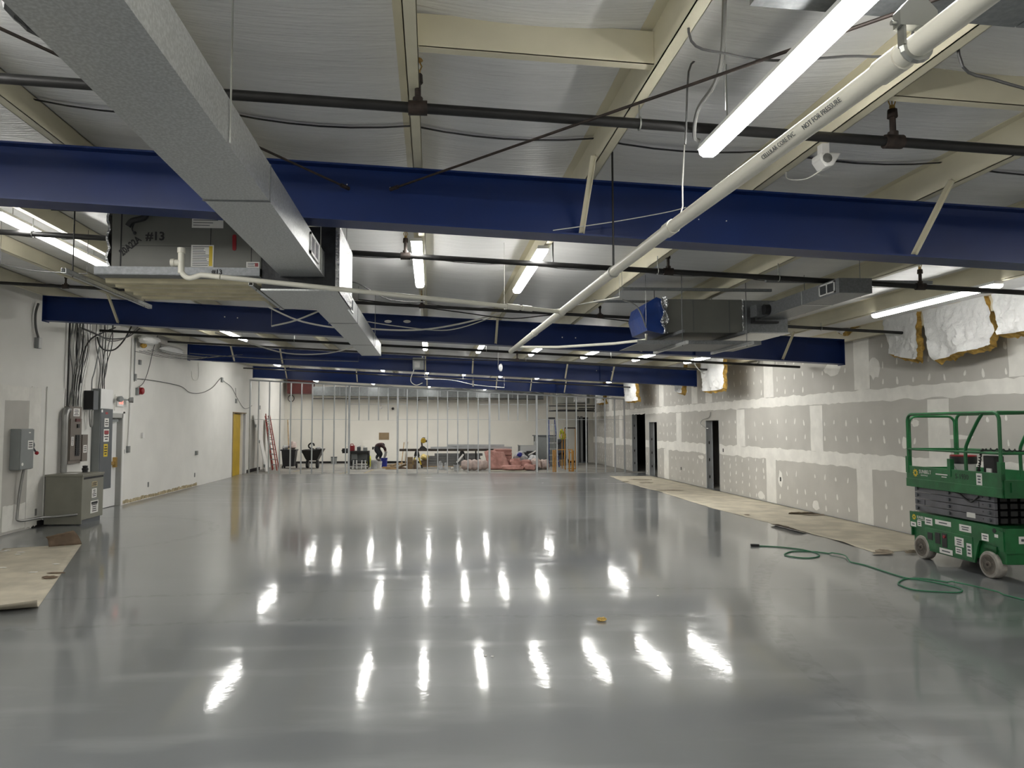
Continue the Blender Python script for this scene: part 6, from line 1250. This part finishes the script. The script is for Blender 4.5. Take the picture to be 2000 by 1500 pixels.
# open duct box on a crate
Yd = 33.3; p0, p1 = AY(1016,884,Yd), AY(1048,870,Yd); t = thing('duct_box', 'open galvanised duct box resting above the plastic heap', 'duct', ((p0.x+p1.x)/2,Yd+.4,p0.z))
a, b, z0, z1 = p0.x, p1.x, p0.z, p1.z
MB().box(a,b,Yd,Yd+.01,z0,z1).box(a,b,Yd+.9,Yd+.91,z0,z1).box(a,b,Yd,Yd+.9,z0,z0+.01).box(a,b,Yd,Yd+.9,z1-.01,z1).build('shell', M['galv'], t); MB().box(a+.02,b-.02,Yd+.02,Yd+.88,z0+.02,z1-.02).build('liner', M['lblack'], t); MB().box(a-.015,a,Yd-.01,Yd+.92,z0-.01,z0+.02).box(a-.015,a,Yd-.01,Yd+.92,z1-.02,z1+.01).build('flange', M['galvd'], t); box('support_crate', M['edark'], t, a+.1, b, Yd+.1, Yd+.8, 0, z0)
MB().box(AY(1028,883,Yd).x,b,Yd-.15,Yd,AY(1028,884,Yd).z,AY(1028,881,Yd).z).build('tray', M['blackpl'], t); MB().bar(AY(1032,889,Yd-.4),AY(1048,880,Yd-.3),.05,.05).build('white_angle', M['whitepl'], t)
# grey cabinet
Yk = 34.0; p0, p1 = AY(1046,909,Yk), AY(1087,852,Yk); t = thing('steel_cabinet', 'grey steel cabinet standing behind the silver stepladder', 'cabinet', ((p0.x+p1.x)/2,Yk+.3,0)); box('body', M['egrey'], t, p0.x,p1.x,Yk,Yk+.6,0,p1.z,bevel=.01); box('lid', M['edark'], t, p0.x-.06,p1.x,Yk-.03,Yk+.63,p1.z,p1.z+.05); box('door', M['egrey'], t, p0.x+.05,p1.x-.3,Yk-.012,Yk,.15,p1.z-.1); MB().box(p0.x-.07,p0.x-.03,Yk,Yk+.05,p1.z-.25,p1.z).build('handle', M['blackpl'], t)
p0, p1 = AY(1088,908,Yk+.2), AY(1109,858,Yk+.2); t = thing('steel_cabinet', 'dark machine cabinet with black hoses beside the grey one', 'cabinet', ((p0.x+p1.x)/2,Yk+.5,0)); box('body', M['edark'], t, p0.x,p1.x,Yk+.2,Yk+.8,.02,p1.z,bevel=.01); MB().tube(spline([AY(u,v,Yk+.12) for u,v in ((1090,868),(1096,862),(1099,857))],4),.04,8).build('hose', M['blackpl'], t, smooth=True); MB().tube(spline([AY(u,v,Yk+.12) for u,v in ((1090,888),(1100,885),(1106,893),(1110,900))],4),.04,8).build('hose', M['blackpl'], t, smooth=True); box('foot', M['blackpl'], t, p0.x, p1.x, Yk+.25, Yk+.75, 0, .02)
q, p0, p1 = crate('cardboard_box','small brown cardboard box at the foot of the machine cabinet',1091,1104,898,909.5,base(1098,909.5).y,.265,'card','box'); MB().box((p0.x+p1.x)/2-.03,(p0.x+p1.x)/2+.03,base(1098,909.5).y-.004,base(1098,909.5).y,p0.z,p1.z).build('tape', M['wood'], q)
# stepladder
Yl = 32.6; t = thing('step_ladder', 'tall silver and blue stepladder behind the stud partition', 'ladder', (AY(1078,905,Yl).x,Yl+.4,0))
bl = AY(1073,907,Yl); br = AY(1092,905,Yl); bl.z = br.z = 0; tl = AY(1072,818,Yl+.35); trr = AY(1083,818,Yl+.35)
for a, b in ((bl,tl),(br,trr)): MB().bar(a,b,.03,.08,(0,1,0)).build('rail', M['bluefoil'], t)
for k in range(1,8): s = k/8; MB().bar(bl.lerp(tl,s),br.lerp(trr,s),.09,.035).build('step', M['alu'], t)
MB().box(tl.x-.02,trr.x+.02,Yl+.28,Yl+.46,tl.z-.02,tl.z+.07).build('top_cap', M['bin'], t)
for a, b in ((Vector((bl.x,Yl+1.3,0)),tl),(Vector((br.x,Yl+1.3,0)),trr)): MB().bar(a,b+Vector((0,.1,0)),.03,.05,(0,1,0)).build('rear_rail', M['alu'], t)
# orange scaffold frames
def frame(lab, u0, u1, v0, vb, bars, Y=None):
    Y = base(u0,vb).y if Y is None else Y; a, b = AY(u0,vb,Y).x, AY(u1,vb,Y).x; zt = AY(u0,v0,Y).z; t = thing('scaffold_tower', lab, 'scaffold', ((a+b)/2,Y,0))
    for x in (a,b): MB().cyl((x,Y,0),(x,Y,zt),.025,8).build('post', M['orange'], t)
    for z in bars: MB().cyl((a,Y,zt*z),(b,Y,zt*z),.018,8).build('rung', M['orange'], t)
frame('tall orange scaffold frame with a brown top bar behind the partition', 1103.5, 1124.5, 837, 917, (.02,)); 
Yq = base(1103.5,917).y; p0, p1 = AY(1103,838,Yq), AY(1126,836,Yq); zq = AY(1103.5,837,Yq).z-.004; t = MB().box(p0.x,p1.x,Yq-.05,Yq+.05,zq,zq+.055).build('scaffold_plank', M['dwood']); tag(t, 'dark plank end resting on the tall orange scaffold frame', 'plank')
frame('low orange scaffold frame leaning nearest the pale pink bag', 1080.5, 1084, 879, 922, (.97,.6,.3), 29.35); frame('low orange scaffold frame stacked against its twin', 1087, 1117.5, 877.5, 922, (.98,), 29.5)
frame('short orange scaffold frame by the last partition studs', 1112, 1120, 880, 921.5, (.03,.5,.9), 29.6)
c = AY(1098,848,31.6); t = thing('rope_coil', 'yellow rope coil hung beside the tall orange scaffold frame', 'rope', (c.x,31.6,c.z-.3))
for i in range(5): MB().tube([(c.x+(.07+.02*i%3)*math.cos(a)+.02*i-.04,31.55+.02*i,c.z+(.22-.02*i)*math.sin(a)-.02*i) for a in [k*math.pi/8 for k in range(16)]],.018,6,True).build('loop', M['hivis'], t)
MB().bar((c.x,31.65,0),(c.x,31.65,c.z+.24),.03,.03).build('stand', M['orange'], t)
# grey steel posts at the back doorway
for i,u in enumerate((1130,1137)):
    x = AY(u,860,YB-.3).x; t = thing('door_post', 'grey steel post standing in the back corner doorway', 'post', (x,YB-.3,0), 'back doorway posts'); box('post', M['galvd'], t, x-.08, x+.04, YB-.3, YB-.2, 0, AY(u,813,YB-.3).z); box('base_plate', M['galvd'], t, x-.1, x+.06, YB-.32, YB-.18, 0, .02)
# floor markings of yellow tape behind the partition
for i,(p,q) in enumerate([((660,927.5),(680,921.5)),((712,924),(730,917)),((575,921),(592,917))]):
    a, b = base(*p), base(*q)
    if a.y < 28.6: a.y = 28.6
    t = MB().bar(a+Vector((0,0,.0015)),b+Vector((0,0,.0015)),.10,.003).build('floor_tape', M['tan']); tag(t, 'worn yellow tape line on the bare concrete behind the partition', 'tape', 'floor tape lines')
